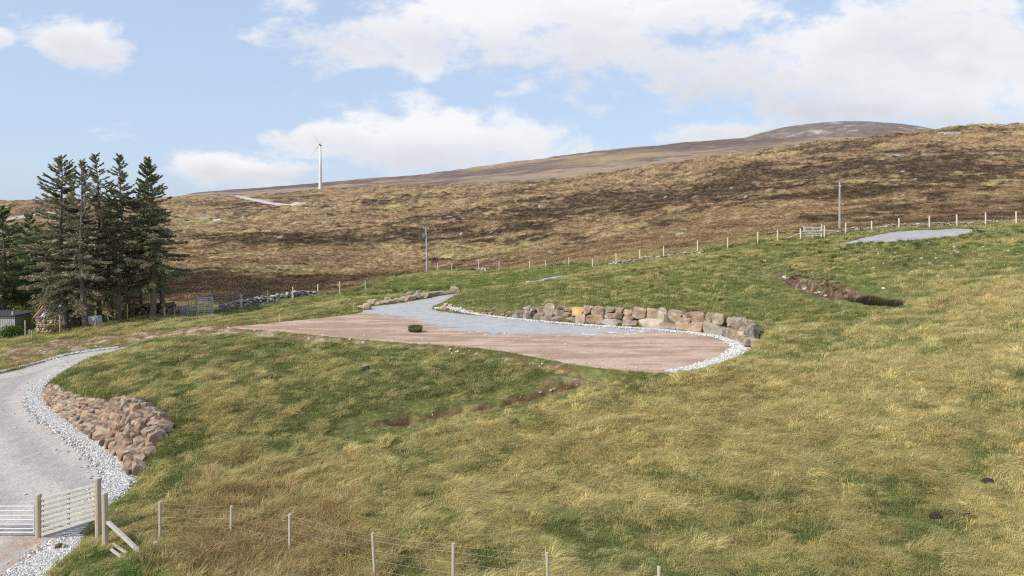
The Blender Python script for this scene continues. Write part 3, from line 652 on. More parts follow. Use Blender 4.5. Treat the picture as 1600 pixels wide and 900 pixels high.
def post_from(px, ytop, ybase=None, d=None, h=None):
    """a post whose foot stands on the ground under direction px at depth d"""
    x, y, z = at(px, d); return (x, y, z, (CZ+(HY-ytop)*d/F)-z)
# foreground fence along the bottom of the field
fg = [post_from(250, 784, d=20.2), post_from(361, 791, d=20.2), post_from(453, 803, d=19.2), post_from(586, 832, d=17.9), post_from(708, 849, d=17.1), post_from(858, 863, d=16.4), post_from(1030, 886, d=15.9), post_from(1215, 905, d=15.6)]
fence('thin grey wooden stakes and wire along the bottom edge of the rough field', fg, r=.042)
# fence on the left side of the moor, from the tall gate to the pole
lf = [post_from(332, 465, d=61.5), post_from(377, 460, d=63), post_from(418, 453, d=65), post_from(457, 448, d=67), post_from(497, 444, d=72), post_from(531, 440, d=79), post_from(571, 438, d=86), post_from(616, 430, d=100)]
fence('row of pale fence stakes running from the tall metal gate towards the moor', lf, r=.065)
mf = [post_from(px, yt, d=fence_depth(px)) for px, yt in [(684,411),(706,411),(748,409),(780,407),(828,405),(853,407),(889,402)]]
fence('far low fence stakes behind the bright green strip left of centre', mf, r=.06, wires=(.5, 1.0))
uf = [post_from(px, yt, d=fence_depth(px)) for px, yt in [(926,405),(963,396),(1000,390),(1037,385),(1090,376),(1137,371),(1184,362),(1215,360),(1251,357)]]
fence('sloping row of pale stakes and wire between the green bank and the moor', uf, r=.07)
rf = [post_from(px, yt, d=fence_depth(px)) for px, yt in [(1288,352),(1321,348),(1362,345),(1405,341),(1452,337),(1495,335),(1540,332),(1588,330),(1640,326),(1700,320),(1760,314)]]
fence('pale stakes and wire above the upper gravel road on the right skyline slope', rf, r=.07)
# upper hurdle gate with long rails
def gate_posts(): pass
ug = empty('field_gate', at(1270, 69.5), 0, 'small barred metal gate between pale posts at the end of the upper gravel road', 'gate'); g0 = ug.location
def barred(parent, w, h, z0, bars, rad, m, ups=(0, .5, 1), name='gate_frame', barname='bar', bx=0.0, rz=0.0, sl=0.0):
    c_, s_ = math.cos(rz), math.sin(rz)
    T_ = lambda a, z: (bx+a*c_, a*s_, z0+z+sl*a)
    b = MB(); b.tube([T_(0, 0), T_(0, h)], rad*1.2, 7); b.tube([T_(w, 0), T_(w, h)], rad*1.2, 7); b.tube([T_(0, h), T_(w, h)], rad*1.1, 7); b.tube([T_(0, 0), T_(w, 0)], rad*1.1, 7)
    b.build(name, m, parent)
    for i in range(1, bars): q = MB(); z = h*(i/bars)**1.05; q.tube([T_(0, z), T_(w, z)], rad*.8, 6); q.build(barname, m, parent)
    for u_ in ups:
        if 0 < u_ < 1: q = MB(); q.tube([T_(w*u_, 0), T_(w*u_, h)], rad*.8, 6); q.build('upright', m, parent)
barred(ug, 1.55, 1.1, .1, 7, .028, m_white, bx=-.75)
for dx, hh in ((-.85, 1.3), (.88, 1.5)): post_mesh(.085, hh, False, (0, 0), m_pale, 'gate_post', ug, (dx, 0, 0))
for a, b_ in (((-2.4, .05, .15), (-.9, .02, .75)), ((-1.4, -.12, .78), (2.1, -.12, .86)), ((.95, .02, 1.0), (2.6, .05, .75))):
    q = MB(); q.tube([a, b_], .045, 6); q.build('rail', m_pale, ug)
# tall gate and hurdle by the trees
tg = empty('stock_gate', at(308, 60), 0, 'tall galvanised barred gate beside a low wooden hurdle, right of the spruces', 'gate')
barred(tg, 1.05, 1.5, .05, 9, .032, m_white, bx=.1)
for dx, hh in ((-.05, 1.75), (1.25, 1.7)): post_mesh(.075, hh, False, (0, 0), m_pale, 'gate_post', tg, (dx, .0, 0))
h_ = empty('wooden_hurdle', at(298, 60), 0, 'low wooden hurdle of pale rails against the tall barred gate', 'hurdle')
for k in range(5): q = MB(); q.box((0, 0, .12+.18*k), (.95, .04, .11), ry=rng.normal()*.02, bev=.01); q.build('rail', m_pale, h_)
for dx in (-.45, .45): q = MB(); q.box((dx, .04, .45), (.08, .05, .98), bev=.01); q.build('upright', m_pale, h_)
# ---- foreground gates beside the road
def wpt(px, py_top, d): return Vector(((px-800)/F*d, d, CZ+(HY-py_top)*d/F))
def gpost(px, ytop, d, r, label, name='gate_post', m=m_newpost, lean=(0, 0)):
    x, y, z = at(px, d); h = CZ+(HY-ytop)*d/F-z; o = post_mesh(r, h, False, lean, m, 'shaft', None, (0, 0, 0))
    e = empty(name, (x, y, z), 0, label, 'post'); o.parent = e
    q = MB(); q.tube([(lean[0]*h, lean[1]*h, h-.003), (lean[0]*h, lean[1]*h, h+.03)], [r*1.04, r*.98], 9); q.build('end_grain', m_pale, e); return e, h
gA, hA = gpost(60, 773, 21.2, .085, 'square topped light brown gatepost between the metal gate and the slatted gate')
gB, hB = gpost(154, 748, 20.6, .09, 'tallest brown gatepost at the right end of the slatted wooden gate', lean=(-.01, 0))
gC, hC = gpost(165, 771, 20.0, .085, 'shorter gatepost standing just right of the tallest gatepost', lean=(-.015, 0))
sg = empty('slatted_gate', tuple(gA.location), 0, 'bleached wooden gate of eight horizontal slats between two brown posts', 'gate')
dl = gB.location-gA.location; wA = math.hypot(dl.x, dl.y); ang = math.atan2(dl.y, dl.x)
zA0 = .05; zB0 = (CZ+(HY-812)*20.6/F)-gA.location.z; zA1 = hA-.1; zB1 = hB+gB.location.z-gA.location.z-.12
for k in range(8):
    t = k/7; za, zb = zA0+.08+(zA1-zA0-.13)*t, zB0+.06+(zB1-zB0-.1)*t
    q = MB(); q.box((math.cos(ang)*wA/2, math.sin(ang)*wA/2, (za+zb)/2), (wA-.12, .03, .082), rz=ang, ry=-math.atan2(zb-za, wA)+rng.normal()*.004, bev=.01)
    q.build('slat', m_pale, sg)
for t in (.06, .5, .94):
    q = MB(); q.box((math.cos(ang)*wA*t-.04*math.sin(ang)*-1, math.sin(ang)*wA*t+.04, (zA0+zA1)/2*(1-t)+(zB0+zB1)/2*t), (.09, .04, (zA1-zA0)*(1-t)+(zB1-zB0)*t), rz=ang, bev=.01); q.build('upright', m_pale, sg)
mg = empty('field_gate', tuple(gA.location), 0, 'galvanised seven bar field gate cut by the left edge at the road', 'gate')
c0 = (HY-832)*21.2/F+CZ-gA.location.z; c1 = (HY-791)*21.2/F+CZ-gA.location.z
barred(mg, 3.4, c1-c0, c0+.0, 6, .021, m_steel, ups=(0, .5, 1), bx=-3.54)
q = MB(); q.tube([(-.12, 0, c0), (-.12, 0, c1+.05)], .03, 8); q.build('stile', m_steel, mg)
# fallen rails and stump right of the posts
def rail(label, a, b_, r, m, name='timber_rail', cat='timber', wdt=None):
    a, b_ = Vector(a), Vector(b_); q = MB(); L_ = (b_-a).length; dd = b_-a
    mid = (a+b_)/2; rzz = math.atan2(dd.y, dd.x); ryy = -math.asin(max(-1, min(1, dd.z/L_)))
    q.box((0, 0, 0), (L_, r*2, r*1.5), rz=rzz, ry=ryy, bev=.012); o = q.build(name, m); o.location = mid; return tag(o, label, cat)
x, y, z = at(222, 19.4); rail('long pale strut leaning from the shorter gatepost down into the grass', tuple(wpt(168, 815, 20.0)), (x, y, z+.05), .055, m_pale)
for (pa, pb_, d, lb) in [((176, 20.0), (198, 19.7), 0, 'upper short pale plank end lying in the grass under the leaning strut'), ((173, 19.8), (190, 19.5), 0, 'lower short pale plank end lying in the grass beside the shorter gatepost')]:
    a = at(*pa); b_ = at(*pb_); rail(lb, (a[0], a[1], a[2]+.12), (b_[0], b_[1], b_[2]+.12), .04, m_pale, 'plank')
x, y, z = at(241, 19.6); o = post_mesh(.04, .28, False, (.1, 0), m_white, 'short_stake', None, (x, y, z)); tag(o, 'short white topped stake in the grass at the start of the foreground fence', 'stake')
# culvert opening under gate: block painted dark as its shaded inside, timber beside it
x, y, z = at(92, 20.6); cu = empty('culvert_opening', (x, y, z), 0, 'dark squat culvert opening with a timber side under the slatted gate', 'timber')
q = MB(); q.box((0, 0, .05), (.16, .16, .35), bev=.02); q.build('block', mat('dark_opening', (.12, .09, .07), .9), cu); q = MB(); q.box((.15, 0, .05), (.07, .12, .33), bev=.01); q.build('upright', m_newpost, cu)
# short stakes on and about the pad
for px, yt, d, lb in [(437, 490, 45.2, 'thin pale marker stake at the back left edge of the pink gravel'), (553, 477, 50.5, 'thin pale marker stake near the tan stone block'), (529, 485, 52, 'low pale peg in the grass left of the marker stake by the stone block')]:
    x, y, z = at(px, d); o = post_mesh(.035, CZ+(HY-yt)*d/F-z, False, (0, 0), m_pale, 'marker_stake', None, (x, y, z)); tag(o, lb, 'stake')

# ------------------------------------------------------------------ poles
m_pole = mat('grey_pole_timber', (.40, .38, .35), .85, (.30, .28, .26), 3, .2, stretch=(4, 4, .4))
m_trans = mat('blue_grey_steel', (.16, .22, .28), .5, (.12, .17, .22))
x, y, z = at(667, 115); pl = empty('utility_pole', (x, y, z), 0, 'wooden power pole with a small blue grey transformer, left of centre on the moor', 'utility pole')
hh = CZ+(HY-354)*115/F-z; q = MB(); q.tube([(0, 0, -1), (0, 0, hh*.5), (-.16, 0, hh)], [.19, .165, .13], 10); q.build('pole_shaft', m_pole, pl)
q = MB(); q.box((-.15, -.05, hh-.25), (1.0, .1, .12), bev=.02); q.build('crossarm', m_pole, pl)
for dx in (-.55, -.15, .25): q = MB(); q.tube([(dx, -.05, hh-.2), (dx, -.05, hh-.02)], [.05, .03], 6); q.build('insulator', m_white, pl)
tr = MB(); tr.box((-.5, -.05, hh-1.5), (.42, .42, .62), bev=.06); tr = tr.build('transformer', m_trans, pl)
q = MB(); q.box((-.28, -.03, hh-1.55), (.3, .08, .1)); q.build('bracket', m_trans, pl); q = MB(); q.tube([(.02, -.18, hh*.33), (.02, -.18, hh*.4)], .06, 6); q.build('sign_plate', m_white, pl)
x, y, z = at(1312, 92); p2 = empty('utility_pole', (x, y, z), 0, 'bare pale wooden pole standing behind the fence near the upper gate', 'utility pole')
hh = CZ+(HY-287)*92/F-z; q = MB(); q.tube([(0, 0, -1), (0, 0, hh*.5), (.0, 0, hh)], [.16, .14, .12], 10); q.build('pole_shaft', m_pole, p2)
q = MB(); q.box((0, -.13, hh-.35), (.3, .06, .18), bev=.02); q.build('bracket', m_steel, p2)
for dz in (.0,): q = MB(); q.tube([(0, 0, hh-.01), (0, 0, hh+.16)], [.05, .03], 6); q.build('insulator', m_white, p2)

# ------------------------------------------------------------------ wind turbine on the far crest
D = 610.; x = (500.5-800)/F*D; zb = terrain(np.array([x]), np.array([D]))[0]+CZ
wt = empty('wind_turbine', (x, D, zb), 0, 'white three bladed wind turbine on the far moor skyline', 'wind turbine')
hub = CZ+(HY-226)*D/F-zb
q = MB(); q.tube([(0, 0, -5), (0, 0, 0), (0, 0, hub*.5), (0, 0, hub-.8)], [1.6, 1.55, 1.2, .75], 20); q.build('tower', m_white, wt, True)
q = MB(); q.box((0, .8, hub), (1.6, 4.6, 1.5), bev=.3); q.build('nacelle', mat('grey_nacelle', (.35, .36, .38), .5), wt)
hb = MB(); hb.tube([(0, -1.8, hub), (0, -2.6, hub), (0, -3.3, hub)], [.75, .65, .15], 12); hbo = hb.build('hub', mat('dark_hub', (.35, .35, .36), .5), wt, True)
for (tx, ty) in ((490, 210), (486, 246), (519, 228)):
    dx, dz = (tx-500.5), (226-ty); a = math.atan2(dz, dx); Lb = 12.5
    b = MB(); n = 9; vs = []
    for i in range(n):
        r = .6+Lb*i/(n-1); ch = np.interp(i/(n-1), [0, .12, .3, 1], [.22, .27, .32, .08]); th = np.interp(i/(n-1), [0, .2, 1], [.2, .1, .03])
        for k in range(8):
            an = 2*math.pi*k/8; c_, t_ = math.cos(an)*ch, math.sin(an)*th; tw = np.interp(i/(n-1), [0, 1], [.5, .1])
            px_, py_ = c_*math.cos(tw), t_+c_*math.sin(tw)
            vs.append((r*math.cos(a)-px_*math.sin(a), -2.5+py_, hub+r*math.sin(a)+px_*math.cos(a)))
    fs = [(i*8+k, i*8+(k+1) % 8, (i+1)*8+(k+1) % 8, (i+1)*8+k) for i in range(n-1) for k in range(8)]+[tuple(range((n-1)*8, n*8))]
    b.add(vs, fs); b.build('blade', m_white, wt, True)

# ------------------------------------------------------------------ dry stone walls of pale rubble
m_rubble = colmat('lichened_rubble', n_scale=3, amp=.35, bump=.4, bdist=.08, rough=.95)
def rubble(label, line, width, height, n, size, name='rubble_wall', pal=((.36,.34,.31),(.46,.44,.40),(.24,.22,.20),(.30,.27,.23))):
    rs_ = np.random.default_rng(n); vs, fs, cs, b0 = [], [], [], 0
    Ln = [Vector(p) for p in line]; seg = [0]
    for a, b_ in zip(Ln[:-1], Ln[1:]): seg.append(seg[-1]+(b_-a).length)
    for i in range(n):
        s_ = rs_.uniform(0, seg[-1]); xx = np.interp(s_, seg, [p.x for p in Ln]); yy = np.interp(s_, seg, [p.y for p in Ln])
        k = rs_.uniform(.7, 1.4); hgt = height*(.55+.75*vnoise(s_/2.2, 1.3, n)); up = rs_.uniform(0, 1)**1.2*hgt
        yy += rs_.normal()*width*.5*(1-up/height*.6); xx += rs_.normal()*.15
        sz = size*k; v, f = stone_geo(rs_, (sz*1.3, sz, sz*.75), 1, 5); v = rot_z(v, rs_.uniform(0, 3)); zg = terrain(np.array([xx]), np.array([yy]))[0]+CZ
        vs.append(v+np.array([xx, yy, zg+up+sz*.2])); fs.append(f+b0); b0 += len(v); cs.append(np.ones((len(v), 3))*np.array(pal[rs_.integers(len(pal))])*rs_.uniform(.75, 1.2))
    o = meshobj(name, np.concatenate(vs), np.concatenate(fs), m_rubble, None, False, np.concatenate(cs)); return tag(o, label, 'stone wall')
rubble('tumbled dry stone wall of white lichened rubble behind the left row of fence stakes', [at(338, 62.5), at(377, 64.5), at(420, 66.5), at(458, 68.5), at(492, 72)], .5, .6, 620, .24)
rubble('low broken line of pale stones under the fence above the pad wall', [at(955, 74), at(1000, 72.7), at(1050, 71.5), at(1095, 70.7)], .4, .25, 140, .24)
rubble('long low wall of pale rubble along the fence above the upper gravel road', [at(1300, 70.5), at(1360, 70.5), at(1450, 70.5), at(1540, 70.5), at(1640, 70.5)], .4, .35, 420, .2, pal=((.30,.28,.25),(.42,.40,.36),(.24,.22,.19),(.30,.26,.21)))
rubble('small heap of pale stones beneath the low stakes behind the bright green strip', [at(745, 101), at(765, 98)], .4, .3, 30, .35, 'stone_heap')
# scattered stones lying in the grass: countable, so each its own
rs2 = np.random.default_rng(5)
proto = []
for k in range(6):
    v, f = stone_geo(rs2, (1, .8, .55), 2, 8); o = meshobj('field_stone', v, f, m_rubble, None, False, np.ones((len(v), 3))*np.array([(.52,.44,.36),(.56,.52,.46),(.46,.38,.31)][k % 3]), link=False); proto.append(o)
def scat_stones(n, regs, label, group, s0, s1):
    c_ = 0
    while c_ < n:
        px, py = regs(rs2); h_ = hit(px, py)
        if sdist(np.array([h_[0]]), np.array([h_[1]]), PAD)[0] < .2 or sdist(np.array([h_[0]]), np.array([h_[1]]), ROAD)[0] < .2: continue
        o = proto[rs2.integers(6)].copy(); col.objects.link(o); s_ = rs2.uniform(s0, s1); o.scale = (s_, s_*rs2.uniform(.7, 1.1), s_); o.rotation_euler = (rs2.normal()*.2, rs2.normal()*.2, rs2.uniform(0, 6))
        o.location = (h_[0], h_[1], h_[2]+CZ+s_*.12); tag(o, label, 'stone', group); c_ += 1
scat_stones(60, lambda r: (r.normal(1430, 80), r.normal(408, 14)), 'small pale stone lying in the grass on the upper right slope', 'pale stones on the upper right slope', .14, .34)
scat_stones(34, lambda r: (r.uniform(200, 480), 0) if False else (lambda q: (q, np.interp(q, [0, 200, 330, 480, 700, 880], [565, 530, 514, 524, 548, 578])+r.normal()*4))(r.uniform(60, 880)), 'small stone on the bare soil strip at the left edge of the pad', 'stones on the bare soil strip', .10, .26)
scat_stones(12, lambda r: (lambda q: (q, np.interp(q, [1215, 1250, 1290], [424, 448, 463])+r.normal()*1.5))(r.uniform(1215, 1290)), 'pinkish stone along the lower rim of the dug hollow', 'stones along the rim of the dug hollow', .12, .26)
scat_stones(7, lambda r: (lambda q: (q, np.interp(q, [600, 700, 905], [664, 646, 602])+r.normal()*1.5))(r.uniform(600, 905)), 'small stone in the narrow soil scar across the slope', 'stones in the soil scar', .08, .18)
h_ = hit(1535, 438); o = rock_obj('field_stone', rs, (1.1, .6, .25), (h_[0], h_[1], h_[2]+CZ+.05), .2, 0, (.46, .33, .25)); tag(o, 'flat pinkish slab of stone half sunk in the upper right slope', 'stone')
h_ = hit(603, 773); o = rock_obj('field_stone', rs, (.3, .16, .12), (h_[0], h_[1], h_[2]+CZ+.08), .8, 0, (.45, .42, .38)); tag(o, 'grey stone showing through the foreground grass above the second gap of the fence', 'stone')
# the dug hollow: clods of torn earth and roots along its upper lip
hp = hit(1262, 421); em = empty('earth_bank', (hp[0], hp[1], hp[2]+CZ), 0, 'bank of torn dark earth and matted roots above the dug hollow on the right slope', 'earth bank')
m_earth = colmat('torn_earth', n_scale=4, amp=.5, bump=.8, bdist=.1, n2s=7, rough=1)
for k in range(60):
    q_ = rs2.uniform(0, 1); ppx = 1232+q_*88+rs2.normal()*4; ppy = np.interp(ppx, [1232, 1260, 1290, 1320], [426, 426, 437, 449])+rs2.normal()*4+rs2.uniform(0, 5); hh2 = hit(ppx, ppy); s_ = rs2.uniform(.10, .32)
    v, f = stone_geo(rs2, (s_*1.3, s_, s_*.6), 2, 4); v = rot_z(v, rs2.uniform(0, 3)); cc_ = np.array([(.11,.07,.04),(.18,.12,.075),(.07,.05,.03),(.22,.16,.10)][rs2.integers(4)])
    o = meshobj('clod', v, f, m_earth, em, False, np.ones((len(v), 3))*cc_); o.location = (hh2[0]-hp[0], hh2[1]-hp[1], hh2[2]-hp[2]+s_*.1)
# outcrops on the moor
for px, d, w, h, lb in [(1487,400,9,4,'pale rock outcrop high on the right hillside below the crest'),(1472,415,7,2.5,'smaller pale outcrop left of the high rock outcrop'),(1562,450,8,2.5,'flat rock slab on the right hand skyline'),(320,330,6,2.5,'grey rock outcrop on the moor just right of the spruce tops'),(1402,300,4,1.2,'low pale rock in the dark heather above the bare pole'),(340,320,4,2,'small grey outcrop on the moor left of the pale track')]:
    x, y, z = at(px, d); o = rock_obj('rock_outcrop', rs, (w, w*.7, h), (x, y, z+h*.1), rs.uniform(-.5, .5), 0, (.40, .39, .37)); tag(o, lb, 'rock outcrop')
# things on the pad and slope
h_ = hit(649, 521); tf = empty('turf_clod', (h_[0], h_[1], ZP+CZ), 0, 'clod of dark turf with grass on top, sitting alone on the pink gravel', 'turf clod')
v, f = stone_geo(rs, (.85, .6, .46), 3, 2); o = meshobj('soil', v, f, mat('peaty_turf', (.10, .08, .04), .95, (.05, .04, .02), 5, .6), tf, True); o.location = (0, 0, .17)
# white pipe end / dark bucket on the slope
h_ = hit(571, 580); bk = empty('black_bucket', (h_[0], h_[1], h_[2]+CZ), 0, 'small black bucket lying on the green slope below the pad', 'bucket')
q = MB(); q.tube([(-.12, 0, .1), (0, 0, .11), (.12, 0, .12)], [.1, .115, .13], 10); q.build('body', m_dark, bk)
q = MB(); q.tube([(.12, 0, .12), (.14, 0, .12)], [.145, .145], 12); q.build('rim', m_dark, bk)
m_mole = mat('fresh_soil', (.05, .035, .025), .95, (.03, .02, .015), 9, .5)
for px, py in ((1543, 759), (1515, 815), (1463, 813)):
    h_ = hit(px, py); v, f = stone_geo(rs, (.34, .26, .2), 2, 2); o = meshobj('molehill', v, f, m_mole, None, True); o.location = (h_[0], h_[1], h_[2]+CZ+.1)
    tag(o, {1543: 'dark molehill farthest up the right side of the foreground field', 1515: 'dark molehill in the green patch near the lower right corner', 1463: 'faint brown molehill left of the darker one near the lower right corner'}[px], 'molehill')
# ------------------------------------------------------------------ instanced ground cover (grass, heather, pebbles)
def scatter(name, P_, rot, scl, tint, idx, protos, label, cat='grass'):
    me = bpy.data.meshes.new(name); me.vertices.add(len(P_)); me.vertices.foreach_set('co', np.asarray(P_, np.float32).ravel())
    def at_(nm, ty, arr, key):
        a = me.attributes.new(nm, ty, 'POINT'); a.data.foreach_set(key, np.ascontiguousarray(arr).ravel())
    at_('rot', 'FLOAT_VECTOR', rot.astype(np.float32), 'vector'); at_('scl', 'FLOAT_VECTOR', scl.astype(np.float32), 'vector')
    c = np.ones((len(P_), 4), np.float32); c[:, :3] = tint; at_('tint', 'FLOAT_COLOR', c, 'color'); at_('idx', 'INT', idx.astype(np.int32), 'value')
    o = bpy.data.objects.new(name, me); col.objects.link(o)
    g = bpy.data.node_groups.new(name+'_spread', 'GeometryNodeTree')
    g.interface.new_socket('Geometry', in_out='INPUT', socket_type='NodeSocketGeometry'); g.interface.new_socket('Geometry', in_out='OUTPUT', socket_type='NodeSocketGeometry')
    n = g.nodes; l = g.links; gi = n.new('NodeGroupInput'); go = n.new('NodeGroupOutput'); ip = n.new('GeometryNodeInstanceOnPoints'); jn = n.new('GeometryNodeJoinGeometry')
    for p in reversed(protos):
        oi = n.new('GeometryNodeObjectInfo'); oi.inputs['Object'].default_value = p; oi.inputs['As Instance'].default_value = True; l.new(oi.outputs['Geometry'], jn.inputs[0])
    def na(nm, ty):
        a = n.new('GeometryNodeInputNamedAttribute'); a.data_type = ty; a.inputs['Name'].default_value = nm; return a.outputs['Attribute']
    l.new(gi.outputs[0], ip.inputs['Points']); l.new(jn.outputs[0], ip.inputs['Instance']); ip.inputs['Pick Instance'].default_value = True
    l.new(na('idx', 'INT'), ip.inputs['Instance Index']); l.new(na('rot', 'FLOAT_VECTOR'), ip.inputs['Rotation']); l.new(na('scl', 'FLOAT_VECTOR'), ip.inputs['Scale'])
    l.new(ip.outputs[0], go.inputs[0])
    md = o.modifiers.new('spread', 'NODES'); md.node_group = g
    return tag(o, label, cat, None, 'stuff')
m_blade = colmat('grass_blades', 'tint', instancer=True, amp=0, trans=.25, rough=.7)
def tuft(seed, n, h, spread, lean, w, bend=.5):
    r = np.random.default_rng(seed); V_ = []; F_ = []
    for i in range(n):
        a = r.uniform(0, 2*math.pi); rr = spread*math.sqrt(r.uniform()); x0, y0 = rr*math.cos(a), rr*math.sin(a)
        hh_ = h*r.uniform(.55, 1.15); d = np.array([math.cos(a)*.5*r.uniform(.2, 1)+lean*r.uniform(.5, 1.3), math.sin(a)*.5*r.uniform(.2, 1)]); fa = r.uniform(0, math.pi); wx, wy = math.cos(fa)*w/2, math.sin(fa)*w/2
        m1 = np.array([x0+d[0]*hh_*.35, y0+d[1]*hh_*.35, hh_*.55]); tp = np.array([x0+d[0]*hh_*(1+bend), y0+d[1]*hh_*(1+bend), hh_*(.95-bend*.35*r.uniform(.3, 1.4))])
        b = len(V_); V_ += [(x0-wx, y0-wy, -.06), (x0+wx, y0+wy, -.06), (m1[0]+wx*.8, m1[1]+wy*.8, m1[2]), (m1[0]-wx*.8, m1[1]-wy*.8, m1[2]), tuple(tp)]
        F_ += [(b, b+1, b+2, b+3), (b+3, b+2, b+4)]
    return meshobj('tuft', V_, F_, m_blade, link=False)
short = [tuft(10+k, 30, .15, .20, .30, .012, .5) for k in range(4)]
longg = [tuft(30+k, 34, .30, .15, .6, .012, 1.0) for k in range(4)]
rush = [tuft(50+k, 46, .55, .14, .28, .014, .5) for k in range(3)]
tuss = [tuft(80+k, 60, .34, .18, .42, .011, .9) for k in range(4)]
protos = short+longg+rush+tuss
rg = np.random.default_rng(99)
NG = 400000
px = rg.uniform(-110, 1710, NG); ld = math.log(13.8)+(math.log(100)-math.log(13.8))*rg.uniform(size=NG)**1.15
y = np.exp(ld); x = (px-800)/F*y
z = terrain(x, y)
rowv = HY-z*F/y
dp_ = sdist(x, y, PAD); dr_ = sdist(x, y, ROAD)
keep = (rowv < 935) & (dp_ > .12) & (dr_ > .15+.35*fbm(x, y, 1.2, 3, 3)) & (y < fence_depth(px)*1.08)
for pl in (UPROAD, MIDROAD): keep &= sdist(x, y, pl) > .3
keep &= sdist(x, y, HOLE) > .1; keep &= sdist(x, y, DITCH) > .28
scd = sdist(x, y, SCAR); keep &= scd > .06
keep &= np.exp(-(((x-MOUND[0])/1.5)**2+((y-MOUND[1])/.8)**2)) < rg.uniform(.3, 1, NG)
REVP = [(p.x, p.y) for p in bot]+[(p.x, p.y) for p in reversed(top)]
keep &= sdist(x, y, REVP) > .08
soilm = np.zeros(NG)
for pl, w, f_ in SOILW: soilm = np.maximum(soilm, w*(1-sstep(-f_, f_, sdist(x, y, pl))))
keep &= rg.uniform(size=NG) > soilm*.96
x, y, z, px = x[keep], y[keep], z[keep], px[keep]; n = len(x)
dr = dryness(x, y); u1 = rg.uniform(size=n)
base_c = ground_colour(x, y)
pp_ = np.clip(sstep(.15, .8, dr)*.75+(fbm(x, y, .55, 3, 207, .6)-.5)*1.5, .03, .85)
t = np.where(rg.uniform(size=n) < pp_, rg.uniform(.6, 1.05, n), np.clip(sstep(.3, .9, dr)*.45+rg.normal(size=n)*.12, 0, 1))
tint = mixc_(C_GREEN*np.ones((n, 3)), C_DRY, t)
lush = np.clip(.9*pb(x, y, 200, 18.3, 120, .1)+.55*pb(x, y, 700, 75, 220, .15)+.5*pb(x, y, 330, 60, 230, .05), 0, 1); lush = (lush > rg.uniform(size=n))
tint[lush] = C_LUSH
ru = np.clip(.85*pb(x, y, 410, 19.8, 110, .12)+.2*pb(x, y, 1520, 37.5, 80, .04), 0, 1) > rg.uniform(size=n)*1.3
tint[ru] = C_RUSH
tint *= rg.uniform(.6, 1.5, size=(n, 1)); tint *= 1+rg.normal(size=(n, 3))*.05
tint = tint*.75+base_c*.5
idx = rg.integers(0, 4, n); lg = (t > .55) & (rg.uniform(size=n) < .8) & ~lush; idx[lg] = 4+rg.integers(0, 4, lg.sum())
rc_ = ru & (rg.uniform(size=n) < .55); idx[rc_] = 8+rg.integers(0, 3, rc_.sum())
wind = -.35+1.6*(fbm(x, y, 3.5, 3, 201)-.5)*2+1.4*(fbm(x, y, .9, 2, 203)-.5)*2
rot = np.stack([rg.normal(size=n)*.12, rg.normal(size=n)*.12, wind+rg.normal(size=n)*.75], -1)
sc_ = rg.uniform(.65, 1.25, n)*(.85+.6*fbm(x, y, 1.3, 3, 205))*np.interp(y, [14, 25, 40, 100], [.62, .72, .72, .8])
sc_ *= np.where((sdist(x, y, PAD) < 1.2), .55, 1)*np.where(sdist(x, y, SCAR) < 1.2, .4, 1)*np.where(sdist(x, y, HOLE) < 1.5, .5, 1)*np.where(sdist(x, y, DITCH) < 1.5, .4, 1)
wsc = np.interp(y, [14, 30, 60, 100], [1, 1.4, 2.6, 4.5])
scl = np.stack([sc_*wsc**.5, sc_*wsc**.5, sc_], -1)
# tussocks: big combed-over heads of straw grass, gathered in drifts
nt_ = 30000; px2 = rg.uniform(-60, 1680, nt_); y2 = np.exp(rg.uniform(math.log(14), math.log(62), nt_)); x2 = (px2-800)/F*y2; dr2 = dryness(x2, y2)
pr = np.clip(.15+1.1*(dr2-.3), 0, 1)*sstep(.47, .6, fbm(x2, y2, 1.6, 3, 211, .6)); k = (pr > rg.uniform(size=nt_)) & (sdist(x2, y2, PAD) > .8) & (sdist(x2, y2, ROAD) > .7) & (sdist(x2, y2, SCAR) > .6) & (sdist(x2, y2, HOLE) > .8) & (sdist(x2, y2, DITCH) > .8) & (sdist(x2, y2, REVP) > .4) & (sdist(x2, y2, UPROAD) > .6)
k &= ~(pb(x2, y2, 200, 18.3, 120, .1) > .3)
for pl, w, f_ in SOILW: k &= sdist(x2, y2, pl) > .3
x2, y2 = x2[k], y2[k]; n2c = len(x2); z2 = terrain(x2, y2); d2_ = dryness(x2, y2)
tint2 = mixc_(C_GREEN*1.05*np.ones((n2c, 3)), C_DRY*1.22, np.clip(.45+.5*sstep(.2, .7, d2_)+rg.normal(size=n2c)*.12, 0, 1.05))*rg.uniform(.8, 1.45, (n2c, 1))
w2 = -.35+1.6*(fbm(x2, y2, 3.5, 3, 201)-.5)*2+rg.normal(size=n2c)*.8; s2_ = rg.uniform(.45, 1.3, n2c)*np.interp(y2, [14, 60], [.8, 1.0])
x = np.concatenate([x, x2]); y = np.concatenate([y, y2]); z = np.concatenate([z, z2]); tint = np.concatenate([tint, tint2]); idx = np.concatenate([idx, rg.integers(11, 15, n2c)])
rot = np.concatenate([rot, np.stack([rg.normal(size=n2c)*.15, rg.normal(size=n2c)*.15, w2], -1)]); scl = np.concatenate([scl, np.stack([s2_*1.15, s2_*1.15, s2_], -1)])
scatter('rough_grass', np.stack([x, y, z+CZ], -1), rot, scl, tint, idx, protos, 'rough green and straw coloured grass covering the whole field')
